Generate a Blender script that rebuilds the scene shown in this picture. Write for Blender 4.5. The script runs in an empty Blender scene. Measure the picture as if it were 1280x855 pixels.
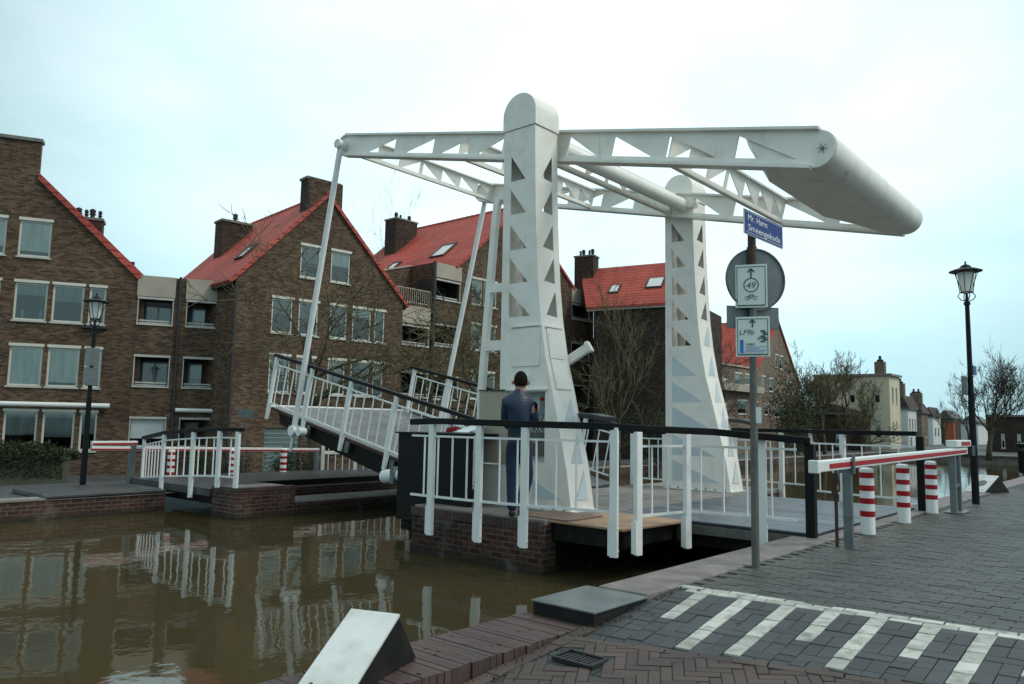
SUN_E = 1.2; SKY_S = 1.27; EXPO = 0.50; WA1 = 21
SKY = [(.50,.74,.79,1),(.63,.86,.90,1),(.77,.93,.96,1),(.80,.87,.88,1)]
SIDE = (.52,.55,.55,1)
import bpy, bmesh, math, random
from math import sin, cos, pi, radians, atan2, sqrt, hypot
from mathutils import Vector, Matrix
from mathutils.geometry import tessellate_polygon
V = Vector
scene = bpy.context.scene
col = scene.collection
random.seed(7)

# ---------------------------------------------------------------- frame: X along the bridge road, Y along the canal
CAM = V((6.559, -8.887, 1.28))
TH = radians(41)
FWD = V((-sin(radians(-41)) * -1, cos(radians(41)), 0))
FWD = V((-sin(TH), cos(TH), 0)); RGT = V((cos(TH), sin(TH), 0))
def polar(az, D):                       # a place D metres ahead of the camera's stand, az = sideways metres
    p = CAM + FWD * D + RGT * az; return V((p.x, p.y, 0))

# ---------------------------------------------------------------- mesh builder
class MB:
    def __init__(s): s.v = []; s.f = []; s.c = []; s.tint = 1.0
    def add(s, vs, fs):
        n = len(s.v); s.v += [V(p) for p in vs]
        for f in fs: s.f.append([i + n for i in f]); s.c.append(s.tint)
        return s
    def box(s, x0, y0, z0, x1, y1, z1):
        a, b = sorted((x0, x1)); c, d = sorted((y0, y1)); e, f = sorted((z0, z1))
        return s.add([(a,c,e),(b,c,e),(b,d,e),(a,d,e),(a,c,f),(b,c,f),(b,d,f),(a,d,f)],
                     [(0,3,2,1),(4,5,6,7),(0,1,5,4),(1,2,6,5),(2,3,7,6),(3,0,4,7)])
    def obox(s, o, ex, ey, ez):         # corner + three edge vectors
        o, ex, ey, ez = V(o), V(ex), V(ey), V(ez)
        if ex.cross(ey).dot(ez) < 0: o = o + ex; ex = -ex
        vs = [o, o+ex, o+ex+ey, o+ey]; vs += [p + ez for p in vs]
        return s.add(vs, [(0,3,2,1),(4,5,6,7),(0,1,5,4),(1,2,6,5),(2,3,7,6),(3,0,4,7)])
    def bar(s, p0, p1, w, h, up=(0,0,1)):   # rectangular bar between two points, centred
        p0, p1 = V(p0), V(p1); d = (p1 - p0); dn = d.normalized(); up = V(up)
        sd = dn.cross(up)
        if sd.length < 1e-4: sd = dn.cross(V((1,0,0)))
        sd.normalize(); u = sd.cross(dn).normalized()
        return s.obox(p0 - sd*w/2 - u*h/2, d, sd*w, u*h)
    def tube(s, p0, p1, r0, r1=None, n=10, cap=True):
        p0, p1 = V(p0), V(p1); r1 = r0 if r1 is None else r1
        d = (p1 - p0).normalized(); a = d.orthogonal().normalized(); b = d.cross(a)
        vs = []
        for p, r in ((p0, r0), (p1, r1)):
            for i in range(n):
                t = 2*pi*i/n; vs.append(p + a*cos(t)*r + b*sin(t)*r)
        fs = [(i, (i+1) % n, n+(i+1) % n, n+i) for i in range(n)]
        if cap: fs += [tuple(range(n-1, -1, -1)), tuple(range(n, 2*n))]
        return s.add(vs, fs)
    def path(s, pts, rads, n=6):
        pts = [V(p) for p in pts]; vs = []; m = len(pts); prev = None
        for k, p in enumerate(pts):
            d = (pts[min(k+1, m-1)] - pts[max(k-1, 0)]).normalized()
            if prev is None: a = d.orthogonal().normalized()
            else:
                a = prev - d * prev.dot(d)
                a = a.normalized() if a.length > 1e-5 else d.orthogonal().normalized()
            prev = a; b = d.cross(a); r = rads[k] if hasattr(rads, '__len__') else rads
            for i in range(n):
                t = 2*pi*i/n; vs.append(p + a*cos(t)*r + b*sin(t)*r)
        fs = [(k*n+i, k*n+(i+1) % n, (k+1)*n+(i+1) % n, (k+1)*n+i) for k in range(m-1) for i in range(n)]
        fs += [tuple(range(n-1, -1, -1)), tuple(range((m-1)*n, m*n))]
        return s.add(vs, fs)
    def sweep(s, pts, w, h, up=(0,0,1)):    # mitred rectangular section along a polyline
        pts = [V(p) for p in pts]; up = V(up); m = len(pts); vs = []
        for k, p in enumerate(pts):
            d = (pts[min(k+1, m-1)] - pts[max(k-1, 0)]).normalized()
            sd = d.cross(up).normalized(); u = sd.cross(d).normalized()
            f = 1.0
            if 0 < k < m-1:
                c = (pts[k+1]-pts[k]).normalized().dot((pts[k]-pts[k-1]).normalized()); f = 1/max(.5, sqrt((1+c)/2))
            for a, b in ((-1,-1),(1,-1),(1,1),(-1,1)): vs.append(p + sd*a*w/2*f + u*b*h/2)
        fs = [(k*4+i, k*4+(i+1) % 4, (k+1)*4+(i+1) % 4, (k+1)*4+i) for k in range(m-1) for i in range(4)]
        fs += [(3,2,1,0), tuple(range((m-1)*4, m*4))]
        return s.add(vs, fs)
    def lathe(s, c, prof, n=16):            # prof: (r, z)
        c = V(c); vs = []; m = len(prof)
        for r, z in prof:
            for i in range(n):
                t = 2*pi*i/n; vs.append(c + V((cos(t)*r, sin(t)*r, z)))
        fs = [(k*n+i, k*n+(i+1) % n, (k+1)*n+(i+1) % n, (k+1)*n+i) for k in range(m-1) for i in range(n)]
        if prof[0][0] > 1e-4: fs.append(tuple(range(n-1, -1, -1)))
        if prof[-1][0] > 1e-4: fs.append(tuple(range((m-1)*n, m*n)))
        return s.add(vs, fs)
    def plate(s, outer, holes, P, t):       # 2-D outline with holes, P maps (a,b)->3-D, t = thickness vector
        loops = [[V((a, b, 0)) for a, b in outer]] + [[V((a, b, 0)) for a, b in h] for h in holes]
        tris = tessellate_polygon(loops); flat = [p for l in loops for p in l]; n = len(flat); t = V(t)
        f3 = [V(P(p.x, p.y)) for p in flat]; base = len(s.v); s.v += f3 + [p + t for p in f3]
        for a, b, c in tris:
            if len({a, b, c}) < 3: continue
            nn = (f3[b]-f3[a]).cross(f3[c]-f3[a])
            if nn.length < 1e-9: continue
            if nn.dot(t) > 0: b, c = c, b
            s.f.append([base+a, base+b, base+c]); s.f.append([base+n+a, base+n+c, base+n+b]); s.c += [s.tint]*2
        i0 = 0
        for l in loops:
            m = len(l)
            for i in range(m):
                a, b = i0+i, i0+(i+1) % m
                s.f.append([base+a, base+b, base+n+b, base+n+a]); s.c.append(s.tint)
            i0 += m
        return s
    def build(s, name, mat, parent=None, smooth=False, bevel=0, fix=True):
        off = V((0,0,0))
        p = parent
        while p is not None: off += p.location; p = p.parent
        me = bpy.data.meshes.new(name)
        me.from_pydata([tuple(v - off) for v in s.v], [], s.f); me.update()
        if fix:
            bm = bmesh.new(); bm.from_mesh(me); bmesh.ops.recalc_face_normals(bm, faces=bm.faces); bm.to_mesh(me); bm.free()
        uv = me.uv_layers.new(name='UVMap').data
        vs = [v - V((0,0,0)) for v in s.v]
        Z = V((0,0,1))
        for pl in me.polygons:
            n = pl.normal
            if abs(n.z) > .97: tx, ty = V((1,0,0)), V((0,1,0))
            else: tx = Z.cross(n).normalized(); ty = n.cross(tx)
            for li, vi in zip(pl.loop_indices, pl.vertices):
                q = vs[vi]; uv[li].uv = (q.dot(tx), q.dot(ty))
        if any(c != 1.0 for c in s.c):
            at = me.attributes.new('tint', 'FLOAT', 'FACE')
            for i, c in enumerate(s.c[:len(me.polygons)]): at.data[i].value = c
        if smooth:
            for pl in me.polygons: pl.use_smooth = True
        me.materials.append(M[mat])
        o = bpy.data.objects.new(name, me); col.objects.link(o)
        if parent is not None: o.parent = parent
        if smooth == 'auto':
            bm = bmesh.new(); bm.from_mesh(me)
            for e in bm.edges: e.smooth = len(e.link_faces) == 2 and e.calc_face_angle(0) < radians(38)
            bm.to_mesh(me); bm.free()
        if bevel:
            b = o.modifiers.new('bevel', 'BEVEL'); b.width = bevel; b.segments = 2; b.limit_method = 'ANGLE'; b.angle_limit = radians(40)
        return o

def tag(o, label=None, cat=None, group=None, kind=None):
    if label: o['label'] = label
    if cat: o['category'] = cat
    if group: o['group'] = group
    if kind: o['kind'] = kind
    return o
def thing(name, loc, label, cat, group=None):
    o = bpy.data.objects.new(name, None); o.empty_display_size = .2; col.objects.link(o); o.location = V(loc)
    return tag(o, label, cat, group)
def copy_tree(o, parent=None):
    c = o.copy(); col.objects.link(c)
    if parent is not None: c.parent = parent
    for ch in [x for x in bpy.data.objects if x.parent == o]: copy_tree(ch, c)
    return c

# ---------------------------------------------------------------- materials
M = {}
def nodes(name):
    m = bpy.data.materials.new(name); m.use_nodes = True; M[name] = m
    nt = m.node_tree; return m, nt, nt.nodes['Principled BSDF'], nt.nodes, nt.links
def mixc(N, L, a, b, fac, mode='MIX'):
    x = N.new('ShaderNodeMix'); x.data_type = 'RGBA'; x.blend_type = mode
    for k, val in ((6, a), (7, b), (0, fac)):
        if hasattr(val, 'links'): L.new(val, x.inputs[k])
        else: x.inputs[k].default_value = val if not isinstance(val, tuple) else (*val, 1)[:4]
    return x.outputs[2]
def noise(N, L, scale, detail=4, coord='Object', vec=None, stretch=None):
    t = N.new('ShaderNodeTexNoise'); t.inputs['Scale'].default_value = scale; t.inputs['Detail'].default_value = detail
    tc = N.new('ShaderNodeTexCoord'); src = tc.outputs[coord]
    if stretch:
        mp = N.new('ShaderNodeMapping'); mp.inputs['Scale'].default_value = stretch; L.new(src, mp.inputs[0]); src = mp.outputs[0]
    L.new(src, t.inputs['Vector']); return t.outputs['Fac']
def ramp(N, L, fac, stops):
    r = N.new('ShaderNodeValToRGB'); e = r.color_ramp.elements
    while len(e) < len(stops): e.new(.5)
    for x, (p, c) in zip(e, stops): x.position = p; x.color = (c, c, c, 1) if not isinstance(c, tuple) else (*c, 1)
    L.new(fac, r.inputs[0]); return r.outputs[0]
def bump(N, L, h, b, strength=.3, dist=.01):
    x = N.new('ShaderNodeBump'); x.inputs['Strength'].default_value = strength; x.inputs['Distance'].default_value = dist
    L.new(h, x.inputs['Height']); L.new(x.outputs[0], b.inputs['Normal'])
def simple(name, c, rough=.6, var=.25, scale=3, c2=None, metal=0, bmp=0, streak=False, spec=.5, tint=False, c2amt=.5, rust_=0):
    m, nt, b, N, L = nodes(name)
    f = noise(N, L, scale, 6, stretch=(1,1,.15) if streak else None)
    g = ramp(N, L, f, [(.35, 1-var), (.65, 1.0)])
    o = mixc(N, L, tuple(c), g, 1.0, 'MULTIPLY')
    if c2:
        f2 = ramp(N, L, noise(N, L, scale*2.7, 8), [(.48, 0.0), (.68, c2amt)])
        o = mixc(N, L, o, tuple(c2), f2)
    if rust_:
        rr_ = ramp(N, L, noise(N, L, 5, 6, stretch=(1,1,.10)), [(.66, 0.0), (.76, rust_)]); o = mixc(N, L, o, (.26,.15,.08), rr_)
    if tint:
        at = N.new('ShaderNodeAttribute'); at.attribute_name = 'tint'; o = mixc(N, L, o, at.outputs['Fac'], 1.0, 'MULTIPLY')
    L.new(o, b.inputs['Base Color']); b.inputs['Roughness'].default_value = rough; b.inputs['Metallic'].default_value = metal
    b.inputs['Specular IOR Level'].default_value = spec
    if bmp: bump(N, L, noise(N, L, scale*12, 5), b, bmp, .01)
    return m
def brick(name, c1, c2, mortar, w=.22, h=.065, ms=.012, rough=.85, bias=0, dirt=.35, off=.5, bmp=.5, var2=None, algae=False):
    m, nt, b, N, L = nodes(name)
    tc = N.new('ShaderNodeTexCoord')
    br = N.new('ShaderNodeTexBrick'); L.new(tc.outputs['UV'], br.inputs['Vector'])
    br.inputs['Scale'].default_value = 1; br.inputs['Brick Width'].default_value = w; br.inputs['Row Height'].default_value = h
    br.inputs['Mortar Size'].default_value = ms; br.inputs['Bias'].default_value = bias; br.offset = off
    br.inputs['Color1'].default_value = (*c1, 1); br.inputs['Color2'].default_value = (*c2, 1); br.inputs['Mortar'].default_value = (*mortar, 1)
    br.inputs['Mortar Smooth'].default_value = .3
    o = br.outputs['Color']
    n1 = ramp(N, L, noise(N, L, .35, 5), [(.3, 1-dirt), (.7, 1.12)])
    o = mixc(N, L, o, n1, 1.0, 'MULTIPLY')
    n2 = ramp(N, L, noise(N, L, 9, 3, stretch=(1,1,3)), [(.3, .72), (.7, 1.25)])
    o = mixc(N, L, o, n2, 1.0, 'MULTIPLY')
    n3 = ramp(N, L, noise(N, L, 1.1, 6, stretch=(1,1,.12)), [(.35, .78), (.65, 1.1)]); o = mixc(N, L, o, n3, .7, 'MULTIPLY')
    if algae:      # wet, green-black tide band just above the water
        ge = N.new('ShaderNodeNewGeometry'); sp = N.new('ShaderNodeSeparateXYZ'); L.new(ge.outputs['Position'], sp.inputs[0])
        ad = N.new('ShaderNodeMath'); ad.operation = 'MULTIPLY_ADD'; ad.inputs[1].default_value = .16; L.new(noise(N, L, 3, 5), ad.inputs[0]); L.new(sp.outputs[2], ad.inputs[2])
        mr = N.new('ShaderNodeMapRange'); mr.inputs[1].default_value = -.42; mr.inputs[2].default_value = -.53; mr.inputs[3].default_value = 0; mr.inputs[4].default_value = .8; L.new(ad.outputs[0], mr.inputs[0])
        o = mixc(N, L, o, (.022,.022,.014), mr.outputs[0])
        lm = ramp(N, L, noise(N, L, 2.2, 7), [(.58, 0.0), (.72, .45)]); o = mixc(N, L, o, (.20,.19,.17), lm)
    L.new(o, b.inputs['Base Color']); b.inputs['Roughness'].default_value = rough
    b.inputs['Specular IOR Level'].default_value = .25
    inv = N.new('ShaderNodeMath'); inv.operation = 'SUBTRACT'; inv.inputs[0].default_value = 1; L.new(br.outputs['Fac'], inv.inputs[1])
    bump(N, L, inv.outputs[0], b, bmp, .008)
    return m
simple('white_paint', (.87,.85,.79), .42, .07, 1.3, c2=(.52,.47,.36), streak=True, bmp=.02, c2amt=.25, rust_=.45)
simple('white_rail', (.82,.84,.83), .4, .06, 2.5, c2=(.45,.43,.37), c2amt=.16, rust_=.35)
simple('pale_blue_fill', (.56,.64,.67), .3, .12, 2)
simple('black_rail', (.0045,.005,.0065), .5, .3, 5, bmp=.05, spec=.22)
simple('dark_steel', (.007,.0065,.006), .6, .4, 3, c2=(.025,.016,.012), spec=.2)
simple('black_lamp', (.004,.006,.008), .45, .3, 4, spec=.25)
simple('grey_metal', (.20,.23,.24), .45, .3, 4, c2=(.12,.11,.09), metal=.6, streak=True)
simple('sign_back', (.16,.19,.20), .5, .25, 5, metal=.4)
simple('galvanised', (.15,.155,.145), .6, .3, 7, c2=(.09,.07,.05), metal=.3)
simple('red_paint', (.36,.004,.010), .45, .12, 5, spec=.3)
simple('tile_red_stub', (.3,.05,.04), .7)
simple('concrete', (.27,.25,.23), .85, .35, 2, c2=(.12,.11,.09), bmp=.4)
simple('coping', (.235,.21,.205), .75, .4, 3.5, c2=(.11,.10,.09), bmp=.4)
simple('coping_dark', (.065,.068,.07), .45, .35, 2.5, c2=(.03,.03,.03), bmp=.3)
simple('slab_top_sheen', (.13,.15,.155), .22, .3, 3, bmp=.1)  # pale base colour paints in the sky reflected by the slab
simple('slab_side', (.012,.012,.013), .6, .4, 3, c2=(.03,.022,.018), spec=.25)
simple('plywood', (.42,.27,.16), .7, .3, 2, c2=(.25,.15,.10), bmp=.2)
simple('plywood_old', (.24,.17,.13), .75, .35, 2, c2=(.14,.10,.08), bmp=.2)
simple('beige_fascia', (.40,.36,.29), .7, .15, 1.5)
simple('pvc_frame', (.62,.62,.54), .45, .1, 3)
simple('sill', (.50,.50,.46), .6, .2, 3)
simple('curtain', (.74,.78,.74), .8, .25, 5, streak=True)
simple('curtain_dark', (.30,.36,.37), .8, .35, 5, streak=True)
simple('shutter', (.42,.47,.48), .6, .1, 2)
simple('leaf_litter', (.13,.075,.03), .8, .5, 30)
simple('room_shade', (.008,.007,.006), .9, .5, 1)  # near-black colour stands in for the shade of unlit rooms
simple('green_door', (.10,.16,.15), .4, .2, 2)
simple('gutter', (.03,.032,.036), .5, .2, 2)
simple('chimney_cap', (.20,.20,.18), .8, .3, 4)
simple('chimney_pot', (.03,.03,.035), .6, .3, 4)
simple('bark', (.075,.068,.038), .95, .4, 6, c2=(.085,.10,.03), bmp=.5)
simple('bark_grey', (.07,.063,.055), .95, .4, 6, bmp=.5)
simple('twig', (.055,.048,.034), .9, .4, 3)
simple('twig_moss', (.12,.11,.05), .9, .4, 3)
simple('leaf_green', (.045,.07,.022), .8, .6, 1.2, c2=(.02,.03,.01))
simple('leaf_dark', (.018,.03,.012), .85, .6, 1.2)
simple('ivy_hedge', (.040,.055,.022), .85, .6, 2, c2=(.07,.04,.02))
simple('mossy_wall', (.10,.105,.075), .9, .5, 1.6, c2=(.05,.07,.025), streak=True, bmp=.5)
simple('cream_plaster', (.60,.55,.41), .85, .2, .6, streak=True)
simple('white_plaster', (.60,.63,.61), .85, .2, .6, streak=True)
simple('orange_panel', (.35,.08,.03), .7, .2, 1)
simple('dark_roof', (.05,.035,.03), .8, .3, 1)
simple('slate_grey', (.12,.12,.12), .8, .3, 1)
simple('skin', (.45,.23,.16), .5, .1, 4)
simple('hair', (.026,.017,.012), .9, .5, 30, bmp=1.0, spec=.1)
simple('jeans', (.014,.036,.085), .85, .3, 10, bmp=.2)
simple('shoe', (.015,.013,.013), .5, .2, 4)
simple('enamel_blue', (.005,.025,.19), .4, .08, 4, spec=.3)
simple('enamel_white', (.74,.77,.74), .3, .06, 4)
simple('sign_panel', (.66,.70,.68), .35, .12, 2.2, c2=(.36,.36,.30), streak=True, c2amt=.45)
simple('ink_green', (.02,.12,.08), .5, .1, 4)
simple('ink_black', (.02,.02,.02), .5, .1, 4)
simple('ink_blue', (.03,.18,.55), .5, .1, 4)
simple('yellow_tag', (.55,.33,.02), .5, .1, 4)
simple('rust', (.07,.040,.028), .8, .4, 8)
def frost():
    m, nt, b, N, L = nodes('frost_glass'); out = [n for n in N if n.type == 'OUTPUT_MATERIAL'][0]
    b.inputs['Base Color'].default_value = (.92,.95,.92,1); b.inputs['Roughness'].default_value = .3
    tr = N.new('ShaderNodeBsdfTranslucent'); tr.inputs['Color'].default_value = (.9,.93,.9,1)
    t2 = N.new('ShaderNodeBsdfTransparent'); m0 = N.new('ShaderNodeMixShader'); m0.inputs[0].default_value = .35; L.new(tr.outputs[0], m0.inputs[1]); L.new(t2.outputs[0], m0.inputs[2])
    mx = N.new('ShaderNodeMixShader'); mx.inputs[0].default_value = .35; L.new(b.outputs[0], mx.inputs[1]); L.new(m0.outputs[0], mx.inputs[2]); L.new(mx.outputs[0], out.inputs[0])
frost()
simple('iron', (.02,.02,.021), .6, .3, 8)
def pave():
    m = simple('paver_dark', (.070,.076,.073), .55, .35, 1.1, c2=(.032,.036,.033), bmp=.35, tint=True, spec=.35)
    nt = m.node_tree; N, L = nt.nodes, nt.links; b = N['Principled BSDF']; src = b.inputs['Base Color'].links[0].from_socket
    tc = N.new('ShaderNodeTexCoord'); sp = N.new('ShaderNodeSeparateXYZ'); L.new(tc.outputs['Object'], sp.inputs[0])
    g = N.new('ShaderNodeMapRange'); g.inputs[1].default_value = 4.3; g.inputs[2].default_value = 3.4; g.inputs[3].default_value = .16; L.new(sp.outputs[0], g.inputs[0])
    n = ramp(N, L, noise(N, L, 5, 8), [(.40, 0.0), (.62, .85)]); mu = N.new('ShaderNodeMath'); mu.operation = 'MULTIPLY'; L.new(n, mu.inputs[0]); L.new(g.outputs[0], mu.inputs[1])
    L.new(mixc(N, L, src, (.085,.076,.052), mu.outputs[0]), b.inputs['Base Color'])
pave()
simple('paver_ramp', (.044,.050,.054), .55, .3, 1.6, c2=(.035,.035,.032), bmp=.35, tint=True)
simple('paver_white', (.50,.53,.48), .6, .25, 4, c2=(.18,.18,.15), bmp=.3, tint=True, c2amt=.7)
simple('paver_pink', (.085,.062,.055), .7, .35, 1.6, c2=(.045,.038,.030), bmp=.4, tint=True)
simple('strip_brick', (.085,.052,.048), .6, .35, 2.2, c2=(.06,.05,.045), bmp=.45, tint=True)
simple('joint_sand', (.022,.022,.019), .9, .4, 3, c2=(.03,.045,.015), bmp=.5)
brick('brick_house', (.060,.034,.021), (.195,.124,.076), (.112,.094,.072), w=.21, h=.063, ms=.008, bias=-.1)
brick('brick_dark', (.030,.020,.016), (.085,.055,.042), (.055,.05,.045), w=.21, h=.063, ms=.008)
brick('brick_quay', (.048,.022,.018), (.110,.050,.040), (.13,.115,.095), w=.21, h=.075, ms=.010, dirt=.5, algae=True)
brick('brick_far', (.16,.12,.085), (.26,.20,.15), (.2,.18,.15), w=.3, h=.1, ms=.01)
brick('street_far', (.070,.080,.080), (.105,.115,.115), (.03,.03,.028), w=.21, h=.105, ms=.008, rough=.6, dirt=.3)
brick('street_near', (.046,.056,.058), (.062,.074,.076), (.02,.02,.018), w=.21, h=.105, ms=.008, rough=.65, dirt=.3)
brick('tile_red', (.44,.086,.062), (.48,.10,.075), (.25,.038,.030), w=40, h=.27, ms=.030, rough=.65, off=0, dirt=.22, bmp=1)
brick('planks', (.060,.072,.095), (.17,.195,.23), (.012,.012,.014), w=3.0, h=.145, ms=.009, rough=.4, dirt=.3, bmp=.5)
brick('leaf_deck', (.19,.20,.21), (.23,.24,.25), (.10,.10,.10), w=30, h=.2, ms=.004, rough=.8, dirt=.2, bmp=.3)
def quilt():
    m, nt, b, N, L = nodes('quilted_navy')
    tc = N.new('ShaderNodeTexCoord'); w = N.new('ShaderNodeTexWave'); w.bands_direction = 'Z'; w.inputs['Scale'].default_value = 8.5
    w.inputs['Distortion'].default_value = 1.2; L.new(tc.outputs['Object'], w.inputs['Vector'])
    c = ramp(N, L, w.outputs['Fac'], [(.0, (.008,.022,.052)), (.2, (.0085,.025,.058)), (1, (.009,.026,.060))])
    L.new(c, b.inputs['Base Color']); b.inputs['Roughness'].default_value = .45
    bump(N, L, w.outputs['Fac'], b, .16, .008)
quilt()
def glass():
    m, nt, b, N, L = nodes('window_glass')
    out = [n for n in N if n.type == 'OUTPUT_MATERIAL'][0]
    gl = N.new('ShaderNodeBsdfGlossy'); gl.inputs['Roughness'].default_value = .03; gl.inputs['Color'].default_value = (.9,.95,.95,1)
    tr = N.new('ShaderNodeBsdfTransparent'); tr.inputs['Color'].default_value = (.93,.97,.95,1)
    fr = N.new('ShaderNodeFresnel'); fr.inputs['IOR'].default_value = 1.75
    ad = N.new('ShaderNodeMath'); ad.operation = 'ADD'; ad.use_clamp = True; ad.inputs[1].default_value = .05; L.new(fr.outputs[0], ad.inputs[0])
    mx = N.new('ShaderNodeMixShader'); L.new(ad.outputs[0], mx.inputs[0]); L.new(tr.outputs[0], mx.inputs[1]); L.new(gl.outputs[0], mx.inputs[2])
    L.new(mx.outputs[0], out.inputs[0])
glass()
def water():
    m, nt, b, N, L = nodes('water')
    b.inputs['Base Color'].default_value = (.056,.046,.022, 1); b.inputs['Roughness'].default_value = .035
    b.inputs['IOR'].default_value = 1.33; b.inputs['Specular IOR Level'].default_value = .72
    f = noise(N, L, 1.6, 3, stretch=(1, 1.0, 1)); g = noise(N, L, 7.0, 3)
    a = N.new('ShaderNodeMath'); a.operation = 'MULTIPLY_ADD'; a.inputs[1].default_value = .16; L.new(g, a.inputs[0]); L.new(f, a.inputs[2])
    bump(N, L, a.outputs[0], b, .21, .022)
water()

# ---------------------------------------------------------------- text and small flat marks (real, thin letters)
def text(body, o, right, up, size, mat, parent, width=None, thick=.002, name='lettering', shear=0.0):
    cu = bpy.data.curves.new(name, 'FONT'); cu.body = body; cu.size = size; cu.extrude = thick/2; cu.align_x = 'LEFT'
    cu.resolution_u = 3; cu.shear = shear
    t = bpy.data.objects.new(name, cu); col.objects.link(t)
    dg = bpy.context.evaluated_depsgraph_get(); me = bpy.data.meshes.new_from_object(t.evaluated_get(dg))
    bpy.data.objects.remove(t); bpy.data.curves.remove(cu)
    xs = [v.co.x for v in me.vertices]; sc = width/(max(xs)-min(xs)) if width else 1
    right, up = V(right).normalized(), V(up).normalized(); n = right.cross(up)
    off = V((0,0,0)); p = parent
    while p is not None: off += p.location; p = p.parent
    x0 = min(xs)
    for v in me.vertices:
        v.co = V(o) - off + right*(v.co.x-x0)*sc + up*v.co.y + n*v.co.z
    me.materials.clear(); me.materials.append(M[mat])
    ob = bpy.data.objects.new(name, me); col.objects.link(ob); ob.parent = parent
    return ob
# ================================================================ SETTING
WZ = -.65
def gz(x, y):
    return 0.0 if y > -3.15 else max(-.26, -.083*(-3.15 - y))
def S(mb, name, mat, kind='structure', **k):
    o = mb.build(name, mat, **k); o['kind'] = kind; return o
mb = MB(); mb.add([(-13,-60,WZ),(3.3,-60,WZ),(3.3,60,WZ),(-13,60,WZ)], [(0,1,2,3)]); S(mb, 'water', 'water', fix=False)
mb = MB(); mb.add([(-14,-60,-2.2),(4,-60,-2.2),(4,60,-2.2),(-14,60,-2.2)], [(0,1,2,3)]); S(mb, 'canal_bed', 'concrete', fix=False)
# right bank: profile along Y (plateau, ramp, lower street), out to the horizon
mb = MB(); ys = [-400,-60,-6.29,-3.15,12,60,700]
for (x0, x1) in ((3.40, 60), (60, 500)):
    for i in range(len(ys)-1):
        a, b = ys[i], ys[i+1]; da = -.012
        mb.add([(x0,a,gz(0,a)+da),(x1,a,gz(0,a)+da),(x1,b,gz(0,b)+da),(x0,b,gz(0,b)+da)], [(0,1,2,3)])
S(mb, 'street', 'street_near', fix=False)
# left bank: quayside falling a little towards the houses
def lz(x): return -.30 if x > -13 else max(-.82, -.30 - (-13-x)*.075)
mb = MB(); xs = [-9.5,-13,-20,-60,-600]
for i in range(len(xs)-1):
    a, b = xs[i], xs[i+1]; mb.add([(b,-400,lz(b)),(a,-400,lz(a)),(a,700,lz(a)),(b,700,lz(b))], [(0,1,2,3)])
mb.add([(-9.5,50,-.30),(3.4,50,-.30),(3.4,700,-.30),(-9.5,700,-.30)], [(0,1,2,3)])
S(mb, 'left_bank_pavement', 'street_far', fix=False)

# quay walls (each a thing of its own)
mb = MB(); mb.box(-10.0,-60,-2.1,-9.42,-1.35,-.296); mb.box(-10.0,5.3,-2.1,-9.42,50,-.296)
tag(mb.build('quay_wall', 'brick_quay'), 'long reddish brick quay wall on the far side of the canal below the houses', 'quay wall')
mb = MB(); mb.box(3.0,-3.66,-2.1,3.39,50,-.10); mb.box(3.0,-60,-2.1,3.34,-3.66,-.20)
tag(mb.build('quay_wall', 'brick_quay'), 'near brick quay wall below the street with the sign pole', 'quay wall')
mb = MB(); mb.box(-9.41,49.4,-2.1,3.0,50,-.28)
tag(mb.build('quay_wall', 'concrete'), 'distant quay wall closing the canal below the far bare trees', 'quay wall')
mb = MB(); mb.box(2.97,-3.655,-.10,3.42,.42,.006); 
tag(mb.build('quay_coping', 'coping', bevel=.012), 'pale pinkish concrete coping along the near quay edge under the railing', 'coping')
mb = MB(); mb.box(2.97,5.2,-.10,3.42,50,.006); tag(mb.build('quay_coping', 'coping', bevel=.012), 'pale concrete coping of the near quay running away past the tall lamp', 'coping')
mb = MB(); mb.box(3.19,.43,-.10,3.42,5.19,.004); tag(mb.build('deck_threshold', 'coping', bevel=.01), 'pale concrete threshold where the timber deck meets the street', 'threshold')
mb = MB(); mb.box(-11.3,-3.6,-.29,-9.6,-1.36,-.20); mb.box(-9.62,-3.6,-.294,-9.40,-1.36,-.215)
tag(mb.build('quay_step', 'coping_dark', bevel=.01), 'dark low slab step on the far quay beside the left street lamp', 'step')
for y0, y1 in ((-60,-1.4),(5.4,49.3)):
    mb = MB(); mb.box(-9.9,y0,-.296,-9.40,y1,-.262)
    tag(mb.build('quay_coping', 'concrete'), 'grey coping on the far quay wall left of the bridge' if y0 < 0 else 'grey coping on the far quay wall running away behind the bridge', 'coping')
mb = MB(); mb.box(-9.45,49.2,-.28,3.0,49.9,-.2); tag(mb.build('quay_coping', 'concrete'), 'coping on the distant quay wall that closes the canal', 'coping')
# soldier-course ledge in the foreground
mb = MB(); rnd = random.Random(3); y = -12.0
while y < -4.37:
    mb.tint = rnd.uniform(.82, 1.2); z = -.110 + rnd.uniform(-.003, .003); a = rnd.uniform(-.008, .008)
    mb.box(2.80, y, -.26, 3.36+a, y+.050, z); y += .055
o = mb.build('quay_ledge', 'strip_brick'); tag(o, 'low ledge of dark red bricks laid on edge along the foreground waterside', 'brick ledge')
mb = MB(); mb.box(2.815,-12,-1.9,3.35,-4.36,-.13); q = mb.build('mortar_bed', 'joint_sand', o)
t = thing('edge_slab', (3.14,-4.0,-.12), 'dark box-like slab, top painted pale as sky sheen, at the end of the brick ledge', 'slab')
MB().box(2.88,-4.36,-.30,3.42,-3.665,-.022).build('body', 'slab_side', t)
MB().box(2.865,-4.375,-.021,3.435,-3.66,-.006).build('top_plate', 'slab_top_sheen', t, bevel=.004)  # lighter than the sides only to imitate reflected sky

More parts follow.
